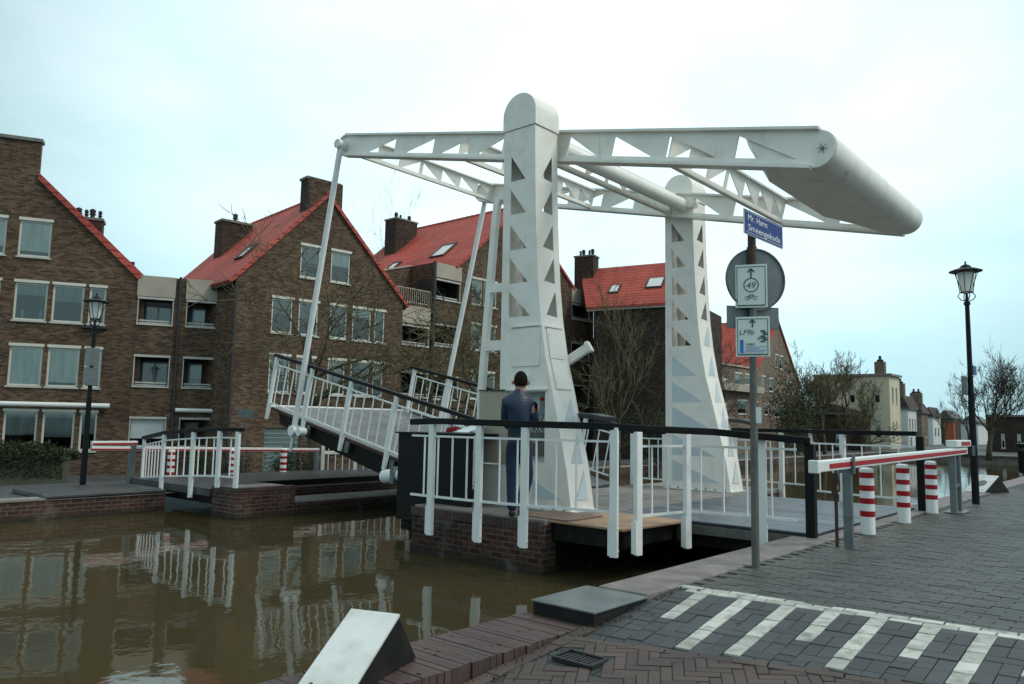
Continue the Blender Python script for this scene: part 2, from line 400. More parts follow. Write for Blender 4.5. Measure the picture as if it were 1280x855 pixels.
# pavers with real joints
def paver(mb, cx, cy, lx, ly, ang, rnd, gap=.005, zoff=0, warp=lambda x, y: (x, y)):
    ca, sa = cos(ang), sin(ang); hx, hy = lx/2-gap/2, ly/2-gap/2; mb.tint = rnd.uniform(.78, 1.22)
    j = rnd.uniform(-.003, .003) + zoff; P = []
    for a, b in ((-hx,-hy),(hx,-hy),(hx,hy),(-hx,hy)):
        x, y = warp(cx+a*ca-b*sa, cy+a*sa+b*ca); jj = j + rnd.uniform(-.0012,.0012); P.append((x, y, gz(x, y)+jj))
    e = .004; Q = []
    for a, b in ((-hx+e,-hy+e),(hx-e,-hy+e),(hx-e,hy-e),(-hx+e,hy-e)):
        x, y = warp(cx+a*ca-b*sa, cy+a*sa+b*ca); Q.append((x, y, gz(x, y)+j+.002))
    B = [(x, y, z-.034) for x, y, z in P]
    mb.add(B+P+Q, [(0,1,5,4),(1,2,6,5),(2,3,7,6),(3,0,4,7),(4,5,9,8),(5,6,10,9),(6,7,11,10),(7,4,8,11),(8,9,10,11)])
rnd = random.Random(11)
def yL(x): return -3.185+.094*(min(x, 7.5)-3.45)
mb = MB(); row = 0; y = -3.15      # running bond on the plateau, courses across the street
while y < 12:
    x = 3.43 + (row % 2)*.105
    while x < 8.2 + max(0, 0):
        if y+.0525 > yL(x+.1)+.06: paver(mb, x+.105, y+.0525, .21, .105, 0, rnd, zoff=-.004)
        x += .21
    y += .105; row += 1
S(mb, 'street_pavers', 'paver_dark', fix=False)
# ramp: white courses, white stripes and dark fill
def yb(x): return -4.50+.22*(x-3.8) if x < 6.5 else -3.9
def wp(x, t):      # layout coordinate t runs down the ramp from the white course
    t = -t; k = .11*(1-min(1, max(0, (x-3.6)/2)))
    return (x + t*k, yL(x)-.10-t)
def tb(x): return yL(x)-.10-yb(x)
mb = MB()
for k in range(2):
    x = 3.43 + k*.10
    while x < 8.4: paver(mb, x+.10, .148-k*.097, .20, .092, 0, rnd, warp=wp); x += .207
kinds = 'SLLSLSLSLLSLSL'; xs_ = [3.67,4.01,4.33,4.63,4.93,5.25,5.56,5.87,6.19,6.5,6.8,7.1,7.4,7.7]
cols_ = [(sx, -.67 if kd == 'S' else -(tb(sx)-.06)) for sx, kd in zip(xs_, kinds)]
for sx, ye in cols_:
    n = int(round(-ye/.19)); L_ = -ye/n
    for i in range(n): paver(mb, sx, -L_*(i+.5), .112, L_, 0, rnd, gap=.008, warp=wp)
S(mb, 'road_marking', 'paver_white', fix=False)
mb = MB()
def fill(x0, x1, y1, y0, kk=0):
    w = x1-x0; y = y1; k = kk
    while y > y0+.04:
        if k % 3 == 0 or w < .15:
            h = min(.1, y-y0); paver(mb, (x0+x1)/2, y-h/2, w, h, 0, rnd, warp=wp)
        else:
            h = min(.2, y-y0); paver(mb, x0+w/4, y-h/2, w/2, h, 0, rnd, warp=wp); paver(mb, x0+3*w/4, y-h/2, w/2, h, 0, rnd, warp=wp)
        y -= h; k += 1
prev = 3.36
for i, (sx, ye) in enumerate(cols_):
    a0, a1 = prev, sx-.056
    if a1-a0 > .25: fill(a0, (a0+a1)/2, 0, -tb((a0+a1)/2), i); fill((a0+a1)/2, a1, 0, -tb(a1), i+1)
    else: fill(a0, a1, 0, -tb((a0+a1)/2), i)
    if -ye < tb(sx)-.15: fill(sx-.056, sx+.056, ye, -tb(sx), i+1)
    prev = sx+.056
S(mb, 'ramp_pavers', 'paver_ramp', fix=False)
mb = MB(); L0, W0 = .204, .068       # herringbone, set on the diagonal
ca, sa = cos(radians(30)), sin(radians(30))
for i in range(-70, 90):
    for j in range(-30, 40):
        for ori in (0, 1):
            bx, by = i*W0 + j*2*L0, i*W0
            if ori == 0: cu, cv, a = bx+L0/2, by+W0/2, 0
            else: cu, cv, a = bx+L0+W0/2, by+W0/2-(L0-W0)/2, pi/2
            x, y = 5.2+cu*ca-cv*sa, -6.0+cu*sa+cv*ca
            if 3.49 < x < 8.2 and -8.6 < y < yb(x)-.02 and not (3.50 < x < 3.90 and -5.06 < y < -4.76):
                paver(mb, x, y, L0, W0, a+radians(30), rnd, zoff=-.004)
x = 3.44
while x < 8.3: paver(mb, x+.1, yb(x+.1)-.045, .20, .075, atan2(yb(x+.2)-yb(x), .2), rnd); x += .202
y = -8.5
while y < -4.4: paver(mb, 3.42, y, .10, .20, 0, rnd); y += .2
S(mb, 'street_herringbone', 'paver_pink', fix=False)
# drain grate
t = thing('drain_grate', (3.7,-4.9,gz(0,-4.9)), 'cast iron slotted drain grate in the pink paving beside the ledge', 'drain')
g = gz(0,-4.9); mb = MB()
mb.sweep([(3.56,-5.00,g),(3.84,-5.00,g)], .022,.02).sweep([(3.56,-4.82,g+.004),(3.84,-4.82,g+.004)], .022,.02)
mb.sweep([(3.56,-5.00,g),(3.56,-4.82,g+.003)], .022,.021).sweep([(3.84,-5.00,g),(3.84,-4.82,g+.003)], .022,.021)
mb.build('frame', 'iron', t)
mb = MB()
for k in range(8): mb.box(3.585+k*.031,-4.99,g-.01,3.602+k*.031,-4.83,g+.003)
mb.build('bars', 'iron', t)
# weeds and moss in the joints
mb = MB(); rnd = random.Random(5)
for k in range(260):
    q = rnd.random()
    if q < .5: x, y = 3.39+abs(rnd.gauss(0,.045)), rnd.uniform(-6.6,-3.7)
    elif q < .8: x, y = rnd.gauss(3.48,.05), rnd.choice((-5.4,-4.9,-4.5,-4.2,-5.9))+rnd.gauss(0,.06)
    else: x, y = 3.44+rnd.random()*.06, rnd.uniform(-3.6,-3.2)
    z = gz(x,y)-.004; a = rnd.uniform(0,6.28); h = rnd.uniform(.008,.035); w = .006
    mb.add([(x-cos(a)*w,y-sin(a)*w,z),(x+cos(a)*w,y+sin(a)*w,z),(x+rnd.gauss(0,.012),y+rnd.gauss(0,.012),z+h)], [(0,1,2)])
S(mb, 'weeds', 'leaf_green', kind='stuff', fix=False)

mb = MB(); rnd = random.Random(15)
for k in range(150):
    q = rnd.random()
    if q < .45: x, y = 3.42+abs(rnd.gauss(0,.22)), rnd.uniform(-6.5,3)
    elif q < .7: x, y = rnd.uniform(2.85,3.33), rnd.uniform(-7,-4.4)
    else: x, y = rnd.uniform(3.5,7.5), rnd.uniform(-5.4,6)
    z = (-.106 if x < 3.37 and y < -4.38 else .012 if x < 3.42 else gz(x,y)+.006); a = rnd.uniform(0,6.28); l = rnd.uniform(.012,.026)
    if x < 3.43 and y > .4: continue
    c, s_ = cos(a)*l, sin(a)*l
    mb.add([(x-c,y-s_,z),(x+s_*.5,y-c*.5,z+rnd.uniform(.001,.008)),(x+c,y+s_,z+rnd.uniform(0,.010)),(x-s_*.5,y+c*.5,z+rnd.uniform(.001,.008))], [(0,1,2,3)])
S(mb, 'fallen_leaves', 'leaf_litter', kind='stuff', fix=False)

# ================================================================ BRIDGE: near pier and fixed deck
t = thing('bridge_pier', (-1,3,-.65), 'brick pier in the water carrying both white towers', 'pier')
mb = MB(); mb.box(-2.25,-.97,-1.9,.27,6.9,-.03); mb.build('brickwork', 'brick_quay', t)
mb = MB()
k = 0; x = -2.26
mb2 = MB(); rnd = random.Random(9)
while x < .22: mb2.tint = rnd.uniform(.75,1.25); mb2.box(x,-.985,-.105,x+.062,-.86,.012); x += .07
mb2.build('header_course', 'strip_brick', t)
mb.box(-2.24,-.93,-.028,.262,6.9,.040); mb.build('top_slab', 'concrete', t, bevel=.01)
MB().box(-2.36,-1.0,-1.9,-2.255,-.80,-.50).build('fender', 'plywood_old', t)
t = thing('bridge_deck', (1,2.8,0), 'fixed bridge deck of grey timber planks between the towers and the street', 'deck')
MB().box(-2.28,.60,-.03,3.18,5.10,.030).build('planking', 'planks', t)
mb = MB(); mb.box(-2.2,.70,-.30,3.0,.86,-.031); mb.box(-2.2,4.84,-.30,3.0,5.0,-.031)
for k in range(5): mb.box(.4+k*.6,.861,-.22,.5+k*.6,4.839,-.035)
mb.build('steel_beams', 'dark_steel', t)
mb = MB(); mb.box(.35,.56,-.13,3.0,.599,-.02); mb.build('service_pipe', 'galvanised', t)
t = thing('timber_platform', (.8,-.1,0), 'small plywood-covered platform jutting from the pier beside the near tower', 'platform')
MB().add([(.275,-.86,.036),(1.42,-.86,.030),(1.50,.597,.032),(.275,.597,.038),(.275,-.86,.012),(1.42,-.86,.006),(1.50,.597,.008),(.275,.597,.014)],
         [(0,1,2,3),(7,6,5,4),(0,4,5,1),(1,5,6,2),(2,6,7,3),(3,7,4,0)]).build('board', 'plywood', t)
MB().box(-.30,-.82,.041,.55,-.02,.056).build('board', 'plywood_old', t)
mb = MB(); mb.box(.275,-.80,-.22,1.38,-.72,.004); mb.box(.275,.40,-.22,1.44,.48,.004); mb.box(1.3,-.71,-.2,1.38,.39,.003); mb.box(.276,-.71,-.6,.34,.39,.0)
mb.build('frame', 'dark_steel', t)

# ---------------------------------------------------------------- towers
KN = [(.10,0.0),(.66,-.10),(1.21,-.235),(1.73,-.36),(2.26,-.50),(2.86,-.605),(3.39,-.665),(3.93,-.70),(4.48,-.73),(5.03,-.75),(5.92,-.77)]
def ex(z):
    for (z0, x0), (z1, x1) in zip(KN, KN[1:]):
        if z <= z1: return x0+(x1-x0)*(z-z0)/(z1-z0)
    return KN[-1][1]
XL, DY = -1.40, .56
BASES = [.20,.71,1.26,1.77,2.30,2.91,3.44,3.97,4.54,5.08]
def tower(y0, sign, near):
    lab = 'near white steel tower with control cabinet and triangular cut-outs' if near else 'far white steel tower with pale blue filled triangles down its lower half'
    T = thing('bridge_tower', (-.9, y0+.28, .04), lab, 'bridge tower')
    yf = y0; th = .012
    def tri_l(zb): return [(-1.25, zb), (ex(zb)-.20, zb+.0), (-1.25, zb+.42)]
    outer = [(XL,.045)] + [(ex(z), z) for z, _ in KN[:1]] + [(x, z) for z, x in KN[1:]] + [(XL,5.92)]
    outer[1] = (0.0, .045)
    hs = [tri_l(z) for z in (BASES[5:] if near else BASES[5:])]
    front_holes = list(hs)
    if near: front_holes.append([(-1.20,.70),(-.50,.70),(-.50,1.76),(-1.20,1.76)])
    sh = MB()
    sh.plate(outer, front_holes, lambda a, b: (a, yf, b), (0, th, 0))
    bo = [[(-1.25,z+.02),(-1.02,z+.02),(-1.02,z+.40),(-1.25,z+.46)] for z in BASES[5:]]
    sh.plate(outer, bo, lambda a, b: (a, yf+DY, b), (0, -th, 0))
    # left cheek
    sh.plate([(th,.045),(DY-th,.045),(DY-th,5.92),(th,5.92)], [], lambda a, b: (XL, yf+a, b), (th,0,0))
    # right flared cheek, one facet per storey of holes
    kn = [(.045,0.0)]+KN[1:]
    for (z0, x0), (z1, x1) in zip(kn, kn[1:]):
        hz = [zb for zb in BASES[5:] if z0-.02 <= zb < z1-.05]
        holes = [[(.42, zb), (.42, zb+.42 if zb+.42 < z1 else z1-.02), (.15, zb+.02)] for zb in hz if z0 > 2.5]
        if z0 > 2.5 and not holes: pass
        def P(a, b, z0=z0, z1=z1, x0=x0, x1=x1): return (x0+(x1-x0)*(b-z0)/(z1-z0)-.001, yf+a, b)
        holes = [[(a, max(z0+.012, min(z1-.012, b))) for a, b in h] for h in holes]
        sh.plate([(th+.001,z0),(DY-th-.001,z0),(DY-th-.001,z1),(th+.001,z1)], holes, P, (-th,0,0))
    body = sh.build('shell', 'white_paint', T)
    # inner dark-beige stiffener seen through the holes is the shell's own inside; cap:
    cp = MB(); n = 14; prof = []; r = .335; xc = -1.085; zt = 6.16
    prof = [(xc-r,5.925),(xc+r,5.925)] + [(xc+r*cos(pi*i/n), zt+r*sin(pi*i/n)) for i in range(n+1)]
    cp.plate(prof, [], lambda a, b: (a, yf-.018, b), (0, DY+.036, 0)); cp.build('cap', 'white_paint', T, smooth='auto')
    # filled triangles
    fl = BASES[:5] if not near else BASES[:1]
    for zb in fl:
        p = tri_l(zb) if not near else [(-.72,.20),(-.16,.20),(-.72,.47)]
        MB().plate(p, [], lambda a, b: (a, yf-.004, b), (0,.004,0)).build('triangle_fill', 'pale_blue_fill', T)
    for zb in ((BASES[:3] if near else BASES[:6])):
        z1 = zb+.42; vs = []
        m = MB(); x_a, x_b, x_c = ex(zb+.02), ex(z1), ex(zb+.03)
        # keep each fill inside one facet
        ks = [k for k in kn if zb < k[0] < z1]
        zt2 = ks[0][0]-.01 if ks else z1
        zt2 = max(zt2, zb+.30) if not ks else zt2
        m.add([(ex(zb)+.004, yf+.42, zb),(ex(zt2)+.004, yf+.42, zt2),(ex(zb+.01)+.004, yf+.14, zb+.01)], [(0,1,2)])
        m.add([(ex(zb)-.0, yf+.42, zb),(ex(zt2)-.0, yf+.42, zt2),(ex(zb+.01)-.0, yf+.14, zb+.01)], [(0,2,1)])
        m.build('triangle_fill', 'pale_blue_fill', T, fix=False)
    # seams, base flange
    MB().box(XL-.03, yf-.03, .042, .03, yf+DY+.03, .060).build('base_plate', 'white_paint', T)
    b_ = MB()
    for k in range(7): b_.tube((XL+.08+k*.2, yf-.012, .06),(XL+.08+k*.2, yf-.012, .085), .016, .016, 6)
    b_.build('bolt_row', 'grey_metal', T)
    if near:
        # upper access door and lip, on the front
        d = MB().box(-1.17,yf-.018,2.14,-.61,yf-.002,2.72).build('access_door', 'white_paint', T, bevel=.006)
        MB().box(-1.18,yf-.035,2.745,-.60,yf-.003,2.765).box(-.625,yf-.026,2.50,-.645,yf-.0185,2.54).build('door_lip', 'white_paint', d)
        # door on the flared side
        m = MB(); vs = []
        a0, a1 = .10, .47
        def q(y, z, o=.02): return (ex(z)+o, yf+y, z)
        d = MB()
        d.add([q(a0,1.80),q(a1,1.80),q(a1,2.25),q(a0,2.25),q(a0,1.80,.003),q(a1,1.80,.003),q(a1,2.25,.003),q(a0,2.25,.003)], [(0,1,2,3),(7,6,5,4),(0,4,5,1),(1,5,6,2),(2,6,7,3),(3,7,4,0)])
        d.add([q(a0,2.26),q(a1,2.26),q(a1,2.72),q(a0,2.72),q(a0,2.26,.003),q(a1,2.26,.003),q(a1,2.72,.003),q(a0,2.72,.003)], [(0,1,2,3),(7,6,5,4),(0,4,5,1),(1,5,6,2),(2,6,7,3),(3,7,4,0)])
        d = d.build('access_door', 'white_paint', T)
        m = MB(); m.bar(q(a0-.02,2.74,.02), q(a1+.02,2.74,.02), .03, .018)
        m.tube(q(a0+.03,2.62,.02), q(a0+.03,2.62,.035), .014); m.tube(q(a0+.03,1.9,.02), q(a0+.03,1.9,.035), .014); m.build('door_lip', 'white_paint', d)
        # control cabinet
        c = MB(); c.box(-1.20,yf+.22,.70,-.50,yf+.235,1.76); c.box(-1.20,yf+.013,.70,-1.188,yf+.22,1.76); c.box(-.512,yf+.013,.70,-.50,yf+.22,1.76)
        c.box(-1.188,yf+.013,.70,-.512,yf+.22,.71); c.box(-1.188,yf+.013,1.75,-.512,yf+.22,1.76)
        cab = c.build('control_cabinet', 'curtain', T)
        MB().box(-1.24,yf-.05,1.775,-.46,yf-.002,1.80).build('cabinet_lip', 'white_paint', cab)
        c = MB(); c.box(-.70,yf+.12,1.42,-.54,yf+.219,1.70); c.build('switch_panel', 'grey_metal', cab); MB().box(-.98,yf+.14,.80,-.62,yf+.219,1.15).build('motor_box', 'galvanised', cab)
        c = MB()
        for (x, z) in ((-.58,1.65),(-.58,1.57),(-.645,1.65)): c.tube((x,yf+.119,z),(x,yf+.085,z),.022)
        c.build('red_button', 'red_paint', cab)
        c = MB(); c.box(-.60,yf+.10,1.28,-.52,yf+.14,1.40); c.build('yellow_tag', 'yellow_tag', cab)
        c = MB()
        for k in range(7): c.path([(-.95+k*.06,yf+.16,1.15),(-.95+k*.055,yf+.10,1.22+.02*(k%3)),(-.92+k*.05,yf+.15,1.36),(-.9+k*.05,yf+.18,1.5)], .009, 5)
        c.build('cables', 'ink_black', cab)
        # open door, swung out to the left and towards the water
        d = MB(); d.obox((-1.21,yf-.012,.67),(-.56,-.05,0),(0,.03,0),(0,0,1.10)); d = d.build('cabinet_door', 'beige_fascia', T)
        d['label'] = 'open pale cabinet door'
        m = MB(); m.obox((-1.205,yf-.03,1.775),(-.57,-.05,0),(0,.05,0),(0,0,.022)); m.build('door_edge', 'gutter', d)
        # bulkhead lamp
        MB().tube((-.90,yf-.06,1.95),(-.90,yf-.001,1.95),.085,.10,18).build('bulkhead_lamp', 'frost_glass', T)
        # slender guide leg with curved top, brackets and foot panel
        g = MB(); pts = [(-1.36,yf+.06,4.86),(-1.46,yf+.06,4.90),(-1.54,yf+.06,4.87),(-1.585,yf+.06,4.78),(-1.62,yf+.06,4.5),(-1.86,yf+.08,1.80),(-1.92,yf+.14,.55),(-1.96,yf+.14,.045)]
        g.sweep(pts, .105, .09, up=(0,1,0)); g.bar((-1.37,yf+.1,3.42),(-1.70,yf+.07,3.42),.10,.14); g.bar((-1.37,yf+.1,2.50),(-1.78,yf+.08,2.50),.10,.16)
        g.build('guide_leg', 'white_paint', T)
        MB().box(-1.90,yf+.04,.045,-1.405,yf+.42,.645).build('foot_panel', 'white_paint', T, bevel=.008)
        # tubular floodlight poking out behind
        f = MB(); f.bar((-.58,yf+.62,2.24),(-.22,yf+.70,2.46),.11,.13); f.bar((-.24,yf+.695,2.45),(-.19,yf+.71,2.48),.14,.17); f.build('floodlight', 'white_paint', T, bevel=.01)
    else:
        MB().tube((-.72,yf-.22,5.80),(-.72,yf-.01,5.80),.10,.10,16).build('axle_stub', 'white_paint', T)
    return T
tower(0.0, 1, True)
TF = tower(5.10, 1, False)

# ---------------------------------------------------------------- balance frame (arms, cross beams, axle, counterweight, rods)
A = radians(-13.2); P0 = V((-.93,0,5.79)); E_ = V((cos(A),0,sin(A))); T_ = V((-sin(A),0,cos(A)))
def bl(s, y, t): return P0 + E_*s + T_*t + V((0,y,0))
B = thing('balance_frame', (-.93,2.85,5.79), 'white tilted balance frame with perforated arms and a heavy rounded counterweight', 'balance frame')
HL = [(-4.14,-5.00),(-2.99,-3.80),(-2.03,-2.76),(-1.18,-1.78)]
HR = [(.28,.88),(1.16,1.88),(2.12,2.96),(3.21,4.08)]
def girder(y, fe=4.30):
    g = MB(); h0, h1 = .215, .245
    n = 8
    out = [(-5.80+ -.22*sin(pi*i/n), -(.22)*cos(pi*i/n)) for i in range(n+1)]
    out = out + [(4.30,h1)] + [(4.30+.245*sin(pi*i/n), .245*cos(pi*i/n)) for i in range(1, n)] + [(4.30,-h1)]
    holes = [[(a,.15),(b,-.135),(a,-.135)] for a, b in HL] + [[(a,-.135),(b,-.135),(a,.17)] for a, b in HR]
    g.plate(out, holes, lambda a, b: bl(a, y-.012, b), (0,.024,0))
    # flanges follow the outline, top and bottom
    g.sweep([bl(-5.80,y,.222), bl(4.30,y,.257)], .17, .035, up=T_); g.sweep([bl(-5.80,y,-.215), bl(fe,y,-.246)], .22, .045, up=T_)
    pts = [bl(-5.80-.222*sin(pi*i/10), y, -.222*cos(pi*i/10)) for i in range(11)]
    g.sweep(pts, .13, .022, up=(0,1,0)) if False else None
    for i in range(10): g.obox(pts[i]-V((0,.065,0)), pts[i+1]-pts[i], V((0,.13,0)), (bl(-5.80,y,0)-pts[i]).normalized()*.02)
    return g.build('arm', 'white_paint', B)
YN, YF = .72, 4.98
girder(YN); girder(YF)
def cross(s, y0, y1, h, name='cross_beam', nh=7):
    g = MB(); w = y1-y0; holes = []; p = w/nh
    for k in range(nh):
        a = y0+p*k+.10*p; b = y0+p*(k+1)-.05*p
        if k < nh//2: holes.append([(a,-h+.07),(b,-h+.07),(b,h-.05)])
        else: holes.append([(a,-h+.07),(b,-h+.07),(a,h-.05)])
    g.plate([(y0,-h),(y1,-h),(y1,h),(y0,h)], holes, lambda a, b: bl(s-.01, a, b), E_*.02)
    g.sweep([bl(s,y0,h+.008), bl(s,y1,h+.008)], .13, .028, up=T_); g.sweep([bl(s,y0,-h-.008), bl(s,y1,-h-.008)], .13, .03, up=T_)
    return g.build(name, 'white_paint', B)
for s_, h_ in ((-5.45,.19),(-2.28,.19),(-.22,.20),(2.16,.21)): cross(s_, YN+.014, YF-.014, h_)
MB().tube(bl(.02,YN,0.0), bl(.02,YF,0.0), .135, .135, 24, cap=False).build('axle_tube', 'white_paint', B, smooth=True)
# axle stubs into the towers
MB().tube(bl(-.15,.45,-.02), bl(-.15,.72,-.02), .09, .09, 16).tube(bl(-.15,4.98,-.02), bl(-.15,5.2,-.02), .09, .09, 16).build('axle_bearing', 'white_paint', B)
# boxed arm tip of the far arm
MB().box(-6.95,0,0,-6.94,.01,.01)
g = MB(); pl2 = [(3.66,YN+.02),(3.40,1.5),(3.36,3.85),(3.72,4.35),(4.0,YF-.02),(4.31,YF-.02),(4.31,YN+.02)]
lo_ = [bl(a, b, -.253) for a, b in pl2]; hi_ = [bl(a-(.42 if a < 4.1 else 0), b, .240) for a, b in pl2]; k = len(pl2)
g.add(lo_+hi_, [tuple(range(k-1,-1,-1)), tuple(range(k,2*k))]+[(i,(i+1)%k,k+(i+1)%k,k+i) for i in range(k)])
cw = g.build('counterweight', 'white_paint', B)
g = MB(); n = 24; prof = [(4.30+.253*sin(pi*i/n), .253*cos(pi*i/n)) for i in range(n+1)]
g.plate(prof, [], lambda a, b: bl(a, YN+.015, b), (0, YF-YN-.03, 0)); g.build('rounded_nose', 'white_paint', cw, smooth='auto')
g = MB(); g.tube(bl(4.38,YN-.016,.01), bl(4.38,YN-.035,.01), .03, .026, 12)
for k in range(6): a = k*pi/3; g.tube(bl(4.38+.055*cos(a),YN-.010,.01+.055*sin(a)), bl(4.38+.055*cos(a),YN-.022,.01+.055*sin(a)), .008, .008, 6)
g.build('end_bolt', 'grey_metal', cw)
# lifting rods with pins
RN = (bl(-5.80,YN-.14,-.02), V((-7.82,.58,1.04))); RF = (bl(-5.80,YF+.14,-.02), V((-7.95,4.95,1.04)))
for i, (a, b) in enumerate((RN, RF)):
    r = MB().tube(a, b, .062, .062, 14, cap=True).build('lifting_rod', 'white_rail', B, smooth='auto')
    sgn = -1 if i == 0 else 1
    m = MB(); m.tube(a+V((0,-.10,0)), a+V((0,.15,0)), .10, .10, 16)
    for k in range(6):
        an = k*pi/3; m.tube(a+V((.07*cos(an),-.095,.07*sin(an))), a+V((.07*cos(an),-.125,.07*sin(an))), .014, .014, 6)
    m.build('pin', 'white_rail', r, smooth='auto'); m = MB(); m.tube(b+V((0,-.08,0)), b+V((0,.10,0)), .115, .115, 16)
    m.tube(b+V((0,.0,-.02)), b+V((.2,.0,-.02)), .05, .05, 8); m.tube(b+V((.23,-.05,-.02)), b+V((.23,.12,-.02)), .09, .09, 14)
    d = (b-a).normalized(); m.tube(b, b+d*.45, .035, .035, 8)
    m.build('clevis', 'white_rail', r, smooth='auto')

# ---------------------------------------------------------------- railings
def sample(pts, step):
    out = [V(pts[0])]; 
    for a, b in zip(pts, pts[1:]):
        a, b = V(a), V(b); n = max(1, round((b-a).length/step))
        out += [a+(b-a)*i/n for i in range(1, n+1)]
    return out
def along(pts, f):
    pts = [V(p) for p in pts]; L = [(b-a).length for a, b in zip(pts, pts[1:])]; t = f*sum(L)
    for (a, b), l in zip(zip(pts, pts[1:]), L):
        if t <= l + 1e-6: return a+(b-a)*(t/l)
        t -= l
    return pts[-1]
def railing(parent, base, top_h, posts, foot=-.30, up=(0,0,1), hand=.075, lo=.17, hi=None, bal=.26, pw=.10, bracket=True, end_black=False, rail_over=(0,0), handrail=True):
    up = V(up); base = [V(p) for p in base]; hi = top_h-.22 if hi is None else hi
    if handrail:
        b2 = list(base); d0 = (b2[0]-b2[1]).normalized(); d1 = (b2[-1]-b2[-2]).normalized()
        pts = [b2[0]+d0*rail_over[0]] + b2[1:-1] + [b2[-1]+d1*rail_over[1]]
        MB().sweep([p+up*(top_h-hand/2) for p in pts], .115, hand, up=up).build('handrail', 'black_rail', parent, bevel=.008)
    m = MB()
    for h, s in ((hi,.028),(lo,.032)): m.sweep([p+up*h for p in base], .022, s, up=up)
    L = sum((b-a).length for a, b in zip(base, base[1:])); n = max(2, round(L/bal))
    pf = []
    for f in posts: pf.append(f if not isinstance(f, tuple) else f[0])
    for k in range(1, n):
        f = k/n
        if any(abs(f-q)*L < .09 for q in pf): continue
        p = along(base, f); m.bar(p+up*lo, p+up*hi, .022, .016, up=(1,0,0) if abs(up.x) < .5 else (0,0,1))
    m.build('bars', 'white_rail', parent)
    for q in posts:
        f, ft = q if isinstance(q, tuple) else (q, foot)
        p = along(base, f); p1 = along(base, min(1, f+.01)); p0 = along(base, max(0, f-.01)); d = (p1-p0).normalized()
        sd = d.cross(up).normalized()
        if sd.dot(CAM-p) < 0: sd = -sd
        h = MB(); c = p + sd*.02
        h.obox(c - d*pw/2 - sd*.03 + up*ft, d*pw, sd*.06, up*(top_h-hand-ft))
        o = h.build('post', 'white_rail', parent, bevel=.006)
        if bracket and ft < -.15:
            k = MB(); k.obox(c - d*(pw/2+.022) - sd*.045 + up*(ft+.02), d*.022, sd*.075, up*.38)
            for z in (.08,.34): k.tube(c+up*(ft+z)+d*(pw/2), c+up*(ft+z)+d*(pw/2+.012), .012, .012, 6)
            k.build('bracket', 'white_rail', o)
# near side, in front of the tower
R1 = thing('bridge_railing', (0,-1.2,.0), 'near bridge railing of white bars under a black handrail in front of the man', 'railing')
pA = [(-1.95,-1.28,0),(-1.50,-1.29,0),(-.55,-1.27,0),(.15,-1.17,0),(1.37,-.90,0)]
railing(R1, pA, 1.325, [.135,.405,.62,.985], foot=-.30, lo=.235, hi=1.08, bal=.27, rail_over=(.0,.0), handrail=False)
pB = [(1.52,-.76,0),(1.70,.30,0),(2.35,.34,0),(3.05,.40,0)]
railing(R1, pB, 1.28, [.01,.40,.83], foot=-.27, lo=.19, hi=1.03, bal=.31, handrail=False)
hp = [(-1.95,-1.28,1.315),(-1.50,-1.29,1.335),(-.55,-1.27,1.325),(.15,-1.17,1.315),(1.30,-.91,1.305),(1.56,-.62,1.285),(2.1,.12,1.26),(3.2,.44,1.175)]
MB().sweep([V(p)-V((0,0,.04)) for p in hp], .13, .085).build('handrail', 'black_rail', R1, bevel=.01)
MB().box(3.14,.39,-.06,3.25,.49,1.10).build('end_post', 'black_rail', R1, bevel=.008)
# dark capped stubs beside the towers
for y0, g_ in ((.27,'beside the near tower, behind the handrail'),(5.37,'beside the far tower, behind the handrail')):
    t = thing('padded_rail_stub', (-.1,y0,1.3), 'short dark grey capped rail stub '+g_, 'rail stub')
    m = MB(); m.sweep([(-.50,y0+.42,1.40),(-.42,y0+.42,1.425),(-.05,y0+.40,1.41),(.20,y0+.38,1.37)], .30, .075); m.build('cap', 'gutter', t, bevel=.015)
    MB().box(-.42,y0+.38,.03,-.34,y0+.46,1.40).build('support', 'dark_steel', t)
# far side
R2 = thing('bridge_railing', (1,6,.0), 'far bridge railing beside the far tower ending in a black post', 'railing')
pC = [(-2.0,6.93,0),(-.3,6.95,0),(1.0,6.6,0),(1.5,5.4,0),(2.3,5.05,0),(3.30,4.98,0)]
railing(R2, pC, 1.27, [.02,.20,.38,.52,.80], foot=-.20, lo=.17, hi=1.02, bal=.30, rail_over=(0,0))
MB().box(3.28,4.93,-.05,3.39,5.03,1.19).build('end_post', 'black_rail', R2, bevel=.008)
# inner edge rails at the hinge
R3 = thing('bridge_railing', (-1.9,5.3,.0), 'short white inner railing between the far tower and the raised leaf', 'railing')
railing(R3, [(-2.3,5.25,.04),(-1.45,5.25,.04)], 1.15, [.05,.95], foot=0, lo=.15, hi=.98, bal=.2, bracket=False)
# black screen wall in front of the hinge
t = thing('hinge_screen', (-2.1,-.55,-.3), 'tall black steel screen at the water end of the pier behind white bars', 'screen')
MB().box(-3.02,-.62,-.27,-1.42,-.54,1.09).box(-3.02,-.54,-.27,-2.94,.3,1.09).build('panel', 'black_rail', t, bevel=.004)
MB().box(-3.06,-.66,1.09,-1.38,.34,1.115).build('top_cap', 'black_rail', t)
MB().box(-2.72,-.60,-1.0,-2.60,-.5,-.27).box(-2.92,-.60,-.42,-2.70,-.3,-.28).build('support', 'dark_steel', t)
t = thing('warning_board', (-1.9,-.3,1.12), 'small red and white board lying tilted on the black screen', 'board')
MB().obox((-1.95,-.45,1.12),(.30,.02,.0),(.10,.30,.10),(0,-.01,.012)).build('white_board', 'enamel_white', t)
MB().obox((-2.12,-.44,1.118),(.17,.01,.02),(0,.06,.0),(.02,0,.075)).build('red_board', 'red_paint', t)

